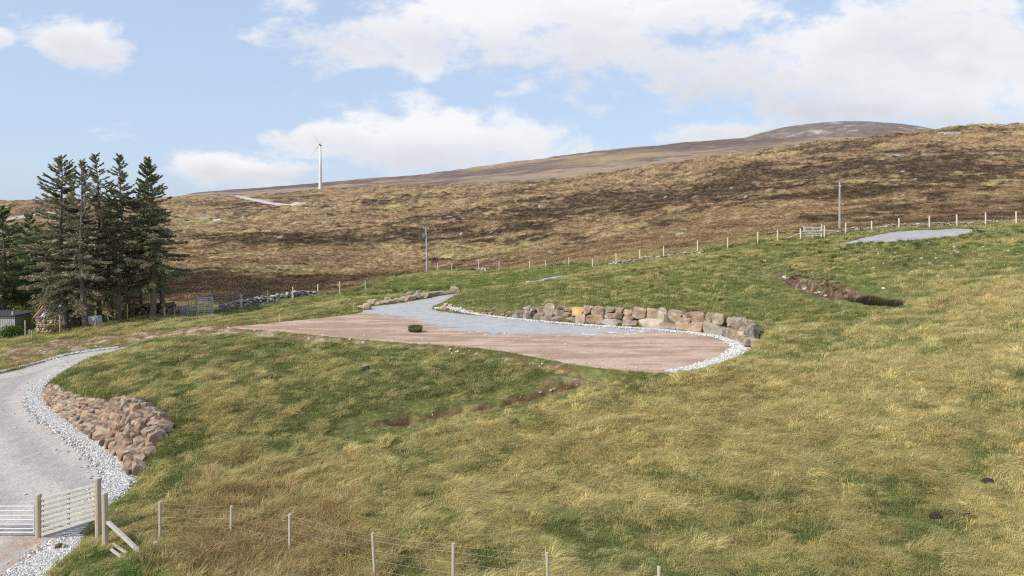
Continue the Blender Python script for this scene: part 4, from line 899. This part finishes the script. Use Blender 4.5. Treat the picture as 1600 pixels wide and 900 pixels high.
# soft rushes standing up on the upper slopes, dark green
nr = 240; px = np.concatenate([rg.normal(1400, 110, nr), rg.normal(1000, 90, 60), rg.uniform(480, 720, 240)]); dd = np.concatenate([rg.normal(60, 3.5, nr), rg.normal(54, 5, 60), rg.uniform(66, 76, 240)])
x = (px-800)/F*dd; y = dd; k = (sdist(x, y, UPROAD) > .3) & (y < fence_depth(px)) & (sdist(x, y, PAD) > .4); x, y = x[k], y[k]; n = len(x)
scatter('rushes', np.stack([x, y, terrain(x, y)+CZ], -1), np.stack([x*0, x*0, rg.uniform(0, 6, n)], -1), rg.uniform(.45, .95, (n, 1))*np.array([[1.3, 1.3, 1]]), np.array((.075, .10, .03))*rg.uniform(.7, 1.3, (n, 1)), rg.integers(0, 3, n), rush, 'dark green clumps of rush on the upper slopes', 'rushes')
# heather and moor grass
m_heath = colmat('heather_sprigs', 'tint', instancer=True, amp=0, rough=.95)
def clump(seed, n=60):
    r = np.random.default_rng(seed); V_ = []; F_ = []
    for i in range(n):
        d = r.normal(size=3); d[2] = abs(d[2])*.9; d /= np.linalg.norm(d); p = d*np.array([.5, .5, .34])*r.uniform(.55, 1); s_ = r.uniform(.06, .13)
        a = r.normal(size=3); a /= np.linalg.norm(a); b_ = np.cross(a, d+1e-3); b_ /= np.linalg.norm(b_)+1e-9
        k = len(V_); V_ += [tuple(p-a*s_), tuple(p+b_*s_*.6), tuple(p+a*s_+d*s_*.8)]; F_ += [(k, k+1, k+2)]
    return meshobj('clump', V_, F_, m_heath, link=False)
cl = [clump(70+k) for k in range(4)]
TR1 = [(368,640),(373,612),(380,572),(390,528),(402,502),(430,446),(480,386)]; TR2 = [(-60,350),(0,358),(20,372),(50,410),(80,440)]
NM = 150000
px = rg.uniform(-110, 1710, NM); ld = math.log(66)+(math.log(520)-math.log(66))*rg.uniform(size=NM)
y = np.exp(ld); x = (px-800)/F*y; k = y > fence_depth(px)*1.0
for q in (TR1, TR2):
    a_ = spline([hx(*p) for p in q], 3, False); k &= sdist(x, y, np.concatenate([a_, a_[::-1]+.01])) > 5.5
x, y, px = x[k], y[k], px[k]
z = terrain(x, y); n = len(x); bc = ground_colour(x, y); lum = bc.mean(1)
hs = np.interp(y, [66, 120, 500], [.65, .85, 2.0])*rg.uniform(.5, 1.25, n)*np.where(lum < .1, 1.15, .8)
zs = np.interp(y, [66, 500], [1.0, .55])
scatter('heather', np.stack([x, y, z+CZ], -1), np.stack([rg.normal(size=n)*.1, rg.normal(size=n)*.1, rg.uniform(0, 6, n)], -1), np.stack([hs, hs, hs*zs], -1), bc*rg.uniform(.7, 1.3, (n, 1)), rg.integers(0, 4, n), cl, 'brown heather and straw moor grass over the hillside', 'heather')
# white pebbles edging road and pad
m_peb = colmat('white_pebbles', 'tint', instancer=True, amp=0, rough=.8)
pb_ = []
for k in range(5): v, f = stone_geo(rs2, (1, .8, .6), 1, 5); pb_.append(meshobj('pebble', v, f, m_peb, link=False))
def edge_pts(line, wfun, n, side=0):
    Lp = np.array(line); seg = np.sqrt((np.diff(Lp, axis=0)**2).sum(1)); cs = np.concatenate([[0], np.cumsum(seg)]); s_ = rg.uniform(0, cs[-1], n)
    X_ = np.interp(s_, cs, Lp[:, 0]); Y_ = np.interp(s_, cs, Lp[:, 1]); i = np.clip(np.searchsorted(cs, s_)-1, 0, len(seg)-1)
    tx = (Lp[i+1, 0]-Lp[i, 0])/seg[i]; ty = (Lp[i+1, 1]-Lp[i, 1])/seg[i]; w = np.interp(s_/cs[-1], *wfun); q = rg.normal(0, .22, n)
    return X_-ty*w*q, Y_+tx*w*q
e1 = spline([proad(*a) for a in [(178,548),(140,562),(105,577),(68,597),(55,612),(58,632),(90,658),(130,680),(165,702),(182,722),(187,742),(180,760),(160,782)]], 6, False)
xa, ya = edge_pts(e1, ([0, .2, .4, .6, .8, 1], [.2, .4, .7, 1.05, 1.45, 1.2]), 26000)
e1b = spline([proad(*a) for a in [(130,838),(100,858),(70,878),(40,905),(20,940)]], 6, False); xb, yb = edge_pts(e1b, ([0, 1], [.9, 2.0]), 9000)
e1c = spline([proad(*a) for a in [(-60,596),(0,581),(60,566),(110,553),(185,543)]], 6, False); xc, yc = edge_pts(e1c, ([0, 1], [.35, .3]), 5000)
e2 = spline([pz(*a, ZP) for a in [(680,482),(740,491),(800,498.5),(900,507.5),(1000,514),(1060,519),(1110,524.5),(1142,534),(1154,546),(1135,560),(1095,573),(1045,582)]], 6, False)
xd, yd = edge_pts(e2, ([0, .35, .55, .68, .78, .9, 1], [.22, .22, .3, .55, .85, .75, .5]), 15000)
parts = []
for (xx, yy, zf_) in ((xa, ya, roadz), (xb, yb, roadz), (xc, yc, roadz), (xd, yd, None)):
    zz = (roadz(xx, yy) if zf_ is not None else xx*0+ZP)
    zz = np.maximum(zz, terrain(xx, yy, False)); parts.append(np.stack([xx, yy, zz+CZ], -1))
for pl_, m_, zf_ in ((PAD, 2600, None), (ROAD, 3000, roadz)):
    A_ = np.array(pl_); xx = rg.uniform(max(A_[:, 0].min(), -30), A_[:, 0].max(), m_*3); yy = rg.uniform(max(A_[:, 1].min(), 14), A_[:, 1].max(), m_*3); dd_ = sdist(xx, yy, pl_); k = (dd_ < -.05) & (rg.uniform(size=m_*3) < .02+.35*np.exp(dd_*2.2)); xx, yy = xx[k], yy[k]
    parts.insert(0, np.stack([xx, yy, (roadz(xx, yy) if zf_ else xx*0+ZP)+CZ], -1))
Pp = np.concatenate(parts); n = len(Pp); ns = np.where(np.arange(n) >= n-len(xd), 1.0, .72)
s_ = rg.uniform(.05, .13, n)*ns; Pp[:, 2] += s_*.25
g_ = rg.uniform(.30, .70, (n, 1))*np.array([[1, .975, .94]])
scatter('pebble_edging', Pp, np.stack([rg.normal(size=n)*.5, rg.normal(size=n)*.5, rg.uniform(0, 6, n)], -1), np.stack([s_*1.3, s_*1.1, s_], -1), g_, rg.integers(0, 5, n), pb_, 'white crushed stone edging along the road bend and round the pad', 'pebbles')

# ------------------------------------------------------------------ trees
m_bark = mat('grey_spruce_bark', (.20, .17, .14), .95, (.11, .09, .075), 3, .8, bscale=12, stretch=(1, 1, .4))
m_leaf = colmat('spruce_needles', n_scale=.9, amp=.35, bump=0, trans=.3, rough=.8, world=True)
m_twig = mat('dead_twigs', (.19, .16, .13), .95, (.11, .09, .075), 3)
def spruce(px, d, ytop, base_frac, rmax, seed, label, pal, nb=95, lean=0.0, trunk_r=.2, dens=1.0, peak=.25, name='spruce_tree', group=None, z=None, low_dead=.25):
    r = np.random.default_rng(seed); x, y, z = at(px, d); H = CZ+(HY-ytop)*d/F-z
    t = empty(name, (x, y, z), 0, label, 'tree', group)
    cx = lambda h: lean*(h/H)**1.3+.12*math.sin(h*.5+seed)
    q = MB(); hs_ = np.linspace(-.3, H, 14)
    q.tube([(cx(max(h, 0)), .05*math.sin(h*.7+seed), h) for h in hs_], [trunk_r*(1.35 if h < .1 else 1)*(1-.93*max(h, 0)/H) for h in hs_], 9); q.build('trunk', m_bark, t, True)
    tw = MB(); V_ = []; C_ = []
    for b in range(nb):
        a_ = r.uniform(0, 2*math.pi); f = base_frac+(1-base_frac)*(b+r.uniform())/nb; h = H*f; g = (f-base_frac)/(1-base_frac)
        env = min(1, ((1-g)/.6))**.85*(.7+.3*min(1, g/peak))
        irr = .5+1.0*vnoise(a_*1.3+seed*7, h*.55, seed); Lb = irr*rmax*1.15*env*r.uniform(.5, 1.2)+.2; a = a_
        up = np.interp(g, [0, .5, .85, 1], [-.22, .0, .3, .8]); n_ = 6; pts_ = []
        for k in range(n_+1):
            s_ = k/n_; pts_.append((cx(h)+math.cos(a)*Lb*s_, math.sin(a)*Lb*s_, h+Lb*(up*s_-.28*s_*s_*(1-g)+.20*s_**3)))
        tw.tube(pts_, [max(.006, .045*(1-g*.6)*(1-s_/(n_+1))) for s_ in range(n_+1)], 3, False)
        P_ = np.array(pts_); m = int(dens*1.35*(1 if g < .65 else .75)*(20+58*Lb)*(low_dead if g < .12 and r.uniform() < .75 else 1)*(r.uniform(.35, 1.1)))
        s_ = r.uniform(.1, 1.02, m)**.8; X_ = np.stack([np.interp(s_*n_, range(n_+1), P_[:, k]) for k in range(3)], 1)
        side = r.choice([-1, 1], m); off = side*r.uniform(0, .38, m)*Lb*.55*(1.1-s_*.75)
        X_[:, 0] += -math.sin(a)*off; X_[:, 1] += math.cos(a)*off; X_[:, 2] += -abs(off)*.22*(1-g)-r.uniform(0, .18, m)*(1-g)+r.normal(size=m)*.035
        dirv = np.stack([math.cos(a)*.75-math.sin(a)*side*.7, math.sin(a)*.75+math.cos(a)*side*.7, np.interp(g, [0, .6, 1], [-.35, .05, .7])+r.normal(size=m)*.35], 1)
        dirv += r.normal(size=(m, 3))*.25; dirv /= np.linalg.norm(dirv, axis=1, keepdims=True)
        wv = np.cross(dirv, r.normal(size=(m, 3))); wv /= np.linalg.norm(wv, axis=1, keepdims=True)+1e-9
        ln = r.uniform(.16, .38, m)[:, None]; ww = r.uniform(.025, .055, m)[:, None]
        V_.append(np.stack([X_-dirv*ln*.5, X_+wv*ww, X_+dirv*ln*.55, X_-wv*ww], 1).reshape(-1, 3))
        mixt = np.clip(r.normal(.35+.3*(1-g), .25), 0, 1); cc = np.array(pal[0])*(1-mixt)+np.array(pal[1])*mixt
        C_.append(np.repeat(cc*r.uniform(.6, 1.35, (m, 1)), 4, 0))
    tw.build('branches', m_twig, t); V_ = np.concatenate(V_); Fq = np.arange(len(V_)).reshape(-1, 4)
    meshobj('crown', V_, Fq, m_leaf, t, False, np.concatenate(C_)); return t
OL = ((.19, .205, .11), (.36, .29, .20)); OLG = ((.17, .205, .10), (.30, .26, .17)); GRN = ((.14, .205, .08), (.22, .245, .11))
spruce(100, 53.5, 247, .12, 2.3, 1, 'broad weathered spruce leftmost of the tall clump, standing at the stone ruin', OL, 160, lean=-.25, trunk_r=.24, dens=1.15, peak=.3)
spruce(131, 52.5, 253, .13, 1.9, 2, 'narrow spruce with sparse top, second from the left in the tall clump', OL, 120, lean=-.3, trunk_r=.22, dens=1.0, peak=.3)
spruce(157, 55.5, 242, .14, 1.7, 3, 'thin topped spruce in the middle of the tall clump behind the white box', OL, 115, lean=-.35, trunk_r=.2, dens=.9)
spruce(188, 54.5, 245, .2, 1.6, 4, 'slender straight spruce right of the white box', OLG, 115, lean=.0, trunk_r=.2, dens=.95)
spruce(211, 56, 395, .2, .9, 5, 'short thin spruce between two taller ones above the log pile', OL, 40, trunk_r=.08, dens=.6)
spruce(239, 55, 249, .2, 1.9, 6, 'dense spruce at the right end of the tall clump, dark bushy crown', OLG, 150, lean=-.4, trunk_r=.24, dens=1.3, peak=.35)
spruce(252, 58, 262, .2, 1.7, 7, 'rearmost spruce at the right end of the clump, trunk close behind the bushy one', OL, 110, lean=-.9, trunk_r=.22, dens=.9)
spruce(112, 60, 275, .15, 1.8, 8, 'spruce standing behind the leftmost two of the tall clump', OLG, 90, trunk_r=.2, dens=1.0)
spruce(172, 58, 290, .16, 1.7, 21, 'spruce hidden behind the middle of the tall clump', OLG, 100, trunk_r=.18, dens=1.1)
spruce(222, 58.5, 300, .2, 1.6, 22, 'spruce behind and left of the dense one at the right end of the clump', OLG, 90, trunk_r=.16, dens=1.1)
spruce(8, 63, 325, .06, 3.0, 11, 'green spruce cut by the left edge of the picture', GRN, 130, lean=-.3, trunk_r=.2, dens=1.4, peak=.2)
spruce(48, 68, 335, .05, 2.6, 12, 'green spruce between the left edge and the tall clump, narrow pointed top', GRN, 120, trunk_r=.18, dens=1.3, peak=.2)
spruce(68, 64, 380, .05, 2.3, 13, 'lower green spruce just behind the stone ruin', GRN, 90, trunk_r=.16, dens=1.3, peak=.2)
spruce(-35, 60, 300, .05, 3.0, 14, 'green spruce beyond the left edge', GRN, 90, trunk_r=.2, dens=1.0, peak=.2)
spruce(25, 72, 400, .05, 2.4, 15, 'small dark green spruce filling the gap behind the grey shed', GRN, 80, trunk_r=.14, dens=1.3, peak=.2)
def bush(px, d, w, h, c, label, seed, n=2600, name='bush', cat='bush'):
    r = np.random.default_rng(seed); x, y, z = at(px, d); t = empty(name, (x, y, z-.05), 0, label, cat)
    q = MB()
    for k in range(14):
        a = r.uniform(0, 6.28); q.tube([(0, 0, 0), (math.cos(a)*w*.2, math.sin(a)*w*.2, h*.45), (math.cos(a)*w*.36, math.sin(a)*w*.36, h*r.uniform(.6, .9))], [.02, .014, .006], 4, False)
    q.build('stems', m_twig, t)
    cen = r.normal(size=(9, 3))*np.array([w*.24, w*.2, h*.16])+np.array([0, 0, h*.5]); k = r.integers(0, 9, n)
    X_ = cen[k]+r.normal(size=(n, 3))*np.array([w*.13, w*.13, h*.15]); X_[:, 2] = np.abs(X_[:, 2]); d1 = r.normal(size=(n, 3)); d1 /= np.linalg.norm(d1, axis=1, keepdims=True)
    d2 = np.cross(d1, r.normal(size=(n, 3))); d2 /= np.linalg.norm(d2, axis=1, keepdims=True); s_ = r.uniform(.03, .075, (n, 1))
    V_ = np.stack([X_-d1*s_, X_+d2*s_*.6, X_+d1*s_, X_-d2*s_*.6], 1).reshape(-1, 3)
    meshobj('foliage', V_, np.arange(len(V_)).reshape(-1, 4), m_leaf, t, False, np.repeat(np.array(c)*r.uniform(.6, 1.35, (n, 1)), 4, 0)); return t
bush(50, 59, 2.6, 2.3, (.26, .27, .06), 'yellow green bush in new leaf between the shed and the stone ruin', 31)
bush(62, 58, 1.8, 1.5, (.22, .22, .07), 'smaller yellowish bush against the left gable of the stone ruin', 32, 1500)
bush(173, 62, 2.0, 1.8, (.22, .26, .05), 'yellow green bush glimpsed between the spruce trunks', 33, 1500)
bush(18, 54.5, 2.0, 1.0, (.09, .15, .03), 'low dark green bush in front of the grey shed', 34, 2600)
bush(88, 52, 1.2, .7, (.26, .20, .09), 'tussock of straw brown scrub in front of the stone ruin', 35, 900)
bush(350, 68, 4.5, 1.5, (.13, .10, .09), 'grey brown leafless scrub behind the tall gate', 36, 3500)
bush(395, 72, 4.0, 1.1, (.12, .095, .085), 'low grey brown scrub behind the pale rubble wall', 37, 2600)
bush(462, 72, 2.2, .8, (.07, .06, .05), 'small dark scrub patch at the right end of the rubble wall', 38, 1200)
# grass on the turf clod
r = np.random.default_rng(3); Vt = []; Ft = []
for i in range(260):
    a = r.uniform(0, 6.28); rr = .36*math.sqrt(r.uniform()); p = np.array([rr*math.cos(a)*1.1, rr*math.sin(a)*.8, .36-rr*.35]); dd_ = np.array([math.cos(a)*.12, math.sin(a)*.12, .13])*r.uniform(.6, 1.3); k = len(Vt)
    Vt += [tuple(p+np.array([-.012, 0, 0])), tuple(p+np.array([.012, 0, 0])), tuple(p+dd_)]; Ft += [(k, k+1, k+2)]
meshobj('grass', Vt, Ft, mat('clod_grass', (.13, .15, .05), .9), tf)

# ------------------------------------------------------------------ shed, ruin, logs and clutter under the trees
m_board = mat('grey_weathered_boards', (.50, .49, .48), .9, (.36, .35, .35), 4, .3, stretch=(6, 1, .5))
m_felt = mat('dark_roof_felt', (.06, .065, .075), .85, (.04, .04, .05))
x, y, z = at(8, 57.5); zt = CZ+(HY-490)*57.5/F; H = zt-z; sh = empty('shed', (x, y, z), 0, 'grey vertically boarded shed with a flat dark roof at the left edge', 'shed')
q = MB(); q.box((0, 0, H/2-.2), (3.2, 2.2, H+.3)); wl_ = q.build('wall', mat('shed_inner_board', (.30, .29, .29), .9), sh)
q = MB()
for k in range(22): q.box((-1.53+k*.146, -1.115+rng.normal()*.004, H/2-.1), (.125, .022, H+.15), bev=.006)
q.build('board_cladding', m_board, wl_)
q = MB(); q.box((0, 0, H+.03), (3.5, 2.6, .1), ry=.02, bev=.02); q.build('roof', m_felt, sh)
q = MB(); q.box((-.15, -1.16, H*.62), (.75, .03, .28), bev=.01); q.build('window_board', m_white, sh)
q = MB(); q.tube([(1.25, -.9, H+.05), (1.25, -.9, H+.3)], .06, 8); q.build('vent_pipe', m_white, sh)
# ruin
x, y, z = at(90, 55.2); ru_ = empty('stone_ruin', (x, y, z), 0, 'half ruined rubble stone hut with a sagging timber and tin roof under the leftmost spruce', 'ruin')
rsr = np.random.default_rng(77); vs, fs, cs, b0 = [], [], [], 0
for (xa_, xb_, yy_, hh_) in ((-1.0, 1.5, -.9, 1.15), ):
    for row in range(7):
        xx_ = xa_+rsr.uniform(0, .1)
        while xx_ < xb_:
            w_ = rsr.uniform(.18, .38); v, f = stone_geo(rsr, (w_*1.1, .35, .2), 2, 7); vs.append(v+np.array([xx_+w_/2, yy_, .05+row*.165])); fs.append(f+b0); b0 += len(v)
            cs.append(np.ones((len(v), 3))*np.array([(.36,.26,.20),(.42,.34,.27),(.30,.24,.2),(.45,.40,.34)][rsr.integers(4)])*rsr.uniform(.8, 1.15)); xx_ += w_
for row in range(10):
    yy_ = -.9
    while yy_ < 1.2:
        w_ = rsr.uniform(.2, .38)
        if .05+row*.165 < 1.2+max(0, .55-abs(yy_-.15)*.55):
            for xg in (-1.0, 1.5): v, f = stone_geo(rsr, (.35, w_*1.1, .2), 2, 7); vs.append(v+np.array([xg, yy_+w_/2, .05+row*.165])); fs.append(f+b0); b0 += len(v); cs.append(np.ones((len(v), 3))*np.array((.36, .28, .22))*rsr.uniform(.8, 1.15))
        yy_ += w_
meshobj('wall', np.concatenate(vs), np.concatenate(fs), m_rock, ru_, True, np.concatenate(cs))
q = MB(); q.box((.25, .55, .5), (2.5, .3, 1.2)); q.build('rear_wall', m_rock, ru_) if False else None
m_rust = mat('rusty_timber', (.33, .20, .13), .9, (.2, .12, .08), 3, .3)
m_tin = mat('white_corrugated_sheet', (.62, .64, .68), .5, (.45, .46, .5), 2)
rsl = math.atan2(.75, 1.1)
q = MB()
for k in range(7): q.box((-.95+k*.4, -.45, 1.5), (.09, 1.45, .07), rx=rsl, bev=.01)
q.build('rafters', m_rust, ru_)
q = MB(); q.box((-1.12, -.45, 1.54), (.14, 1.6, .1), rx=rsl, bev=.01); q.build('bargeboard', mat('orange_timber', (.42, .25, .15), .9), ru_)
for k, (xo, yo, w_, l_) in enumerate(((-.35, -.72, .6, .7), (.55, -.5, .5, .8), (.1, .05, .5, .4))):
    q = MB()
    for j in range(int(w_/.07)): q.box((xo-w_/2+j*.07, yo, 1.56+(yo+.45)*math.tan(rsl)+(j % 2)*.014), (.069, l_, .012), rx=rsl)
    q.build('roof_sheet', m_tin, ru_)
q = MB(); q.box((.25, .5, 1.45), (2.6, 1.3, .05), rx=-.35); q.build('roof', m_felt, ru_)
# white box under the trees
x, y, z = at(147, 53.5); bx_ = empty('white_container', (x, y, z), -.08, 'white plastic container with a dark square hatch leaning between two spruce trunks', 'container')
q = MB(); q.box((0, 0, .42), (.98, .6, .72), ry=-.06, bev=.06); q.build('body', m_white, bx_)
q = MB(); q.box((.31, -.31, .42), (.32, .03, .52), ry=-.06, bev=.01); hf = q.build('hatch_frame', m_white, bx_); q = MB(); q.box((.31, -.332, .44), (.2, .02, .26), ry=-.06); q.build('hatch', m_dark, bx_)
x, y, z = at(169, 54); o = MB(); o.box((0, 0, .35), (.1, .04, .7), ry=-.25, bev=.01); o = o.build('white_board', m_white); o.location = (x, y, z); tag(o, 'narrow white board leaning behind the white container', 'board')
# loose posts under the trees
for i, (px, yt, d, lb) in enumerate([(40,501,51.5,'tallest pale stake in front of the shed'),(46,515,50.8,'short pale stake right of the tallest stake by the shed'),(50,516,50.5,'second short pale stake of the pair in front of the shed'),(94,492,51.6,'thin pale stake in front of the stone ruin'),(149,485,52.3,'thin pale stake in front of the white container'),(199,475,55,'thin grey stake left of the log pile'),(257,480,55.5,'pale stake at the right of the spruce trunks before the log pile'),(273,484,56,'short white stake at the right end of the log pile'),(294,468,62,'thin grey stake behind the wooden hurdle')]):
    x, y, z = at(px, d); o = post_mesh(.05 if i != 7 else .04, CZ+(HY-yt)*d/F-z, False, (rng.normal()*.02, 0), m_post, 'stake', None, (x, y, z)); tag(o, lb, 'stake')
# log pile: logs are things in a group
m_logbark = mat('log_bark', (.16, .11, .08), .95, (.09, .065, .05), 6, .5); m_cut = mat('cut_log_end', (.50, .33, .14), .85, (.36, .22, .10), 6)
lr = np.random.default_rng(8)
lg0 = None
def make_log():
    e = empty('log', (0, 0, 0), 0, 'sawn log stacked end on behind the right hand spruces', 'log', 'logs in the pile behind the spruces')
    q = MB(); q.tube([(0, -.6, 0), (0, 0, .01), (0, .6, 0)], [.16, .155, .15], 12); q.build('bark', m_logbark, e)
    q = MB(); q.tube([(0, -.604, 0), (0, -.6, 0)], [.14, .145], 12); q.build('cut_end', m_cut, e); return e
for row in range(4):
    for k in range(17-row):
        px = 194+k*4.9+row*2.2; d = 58.2
        if lr.uniform() < .12 and row > 1: continue
        if lg0 is None: e = lg0 = make_log()
        else:
            e = lg0.copy(); col.objects.link(e)
            for ch in list(lg0.children):
                if ch.parent == lg0: c_ = ch.copy(); col.objects.link(c_); c_.parent = e
        xx = (px-800)/F*d; s_ = lr.uniform(.65, 1.1); e.location = (xx, d+lr.normal()*.12, gz(xx, d)+.15+row*.25); e.rotation_euler = (0, 0, lr.normal()*.35); e.scale = (s_, 1, s_)
x, y, z = at(283, 59.5); pt = empty('wooden_pallet', (x, y, z), .2, 'grey pallet stood on edge between the log pile and the hurdle', 'pallet')
for k in range(5): q = MB(); q.box((-.44+k*.22, 0, .5), (.15, .03, 1.0), bev=.006); q.build('board', m_board, pt)
for zz in (.15, .5, .85): q = MB(); q.box((0, .06, zz), (1.05, .08, .09)); q.build('bearer', m_board, pt)
# far pale track on the moor
def track(name, pts_, w, c):
    sp_ = spline([hx(*p) for p in pts_], 20, False); n = len(sp_); V_ = []
    tn = np.gradient(sp_, axis=0); tn /= np.linalg.norm(tn, axis=1, keepdims=True)
    for k in np.linspace(-1, 1, 5):
        xx = sp_[:, 0]-tn[:, 1]*w*k/2; yy = sp_[:, 1]+tn[:, 0]*w*k/2; V_.append(np.stack([xx, yy, terrain(xx, yy)+CZ+.45-.4*abs(k)**3], 1))
    V_ = np.concatenate(V_); Q = [(j*n+i, j*n+i+1, (j+1)*n+i+1, (j+1)*n+i) for j in range(4) for i in range(n-1)]
    o = meshobj(name, V_, Q, mat(name+'_stone', c, .9), None, True); return tag(o, kind='structure')
track('moor_track', [(368,640),(373,612),(380,572),(390,528),(402,502),(430,446),(480,386)], 5.5, (.55, .50, .46))
track('moor_track', [(-60,350),(0,358),(20,372),(50,410),(80,440)], 7, (.5, .46, .42))
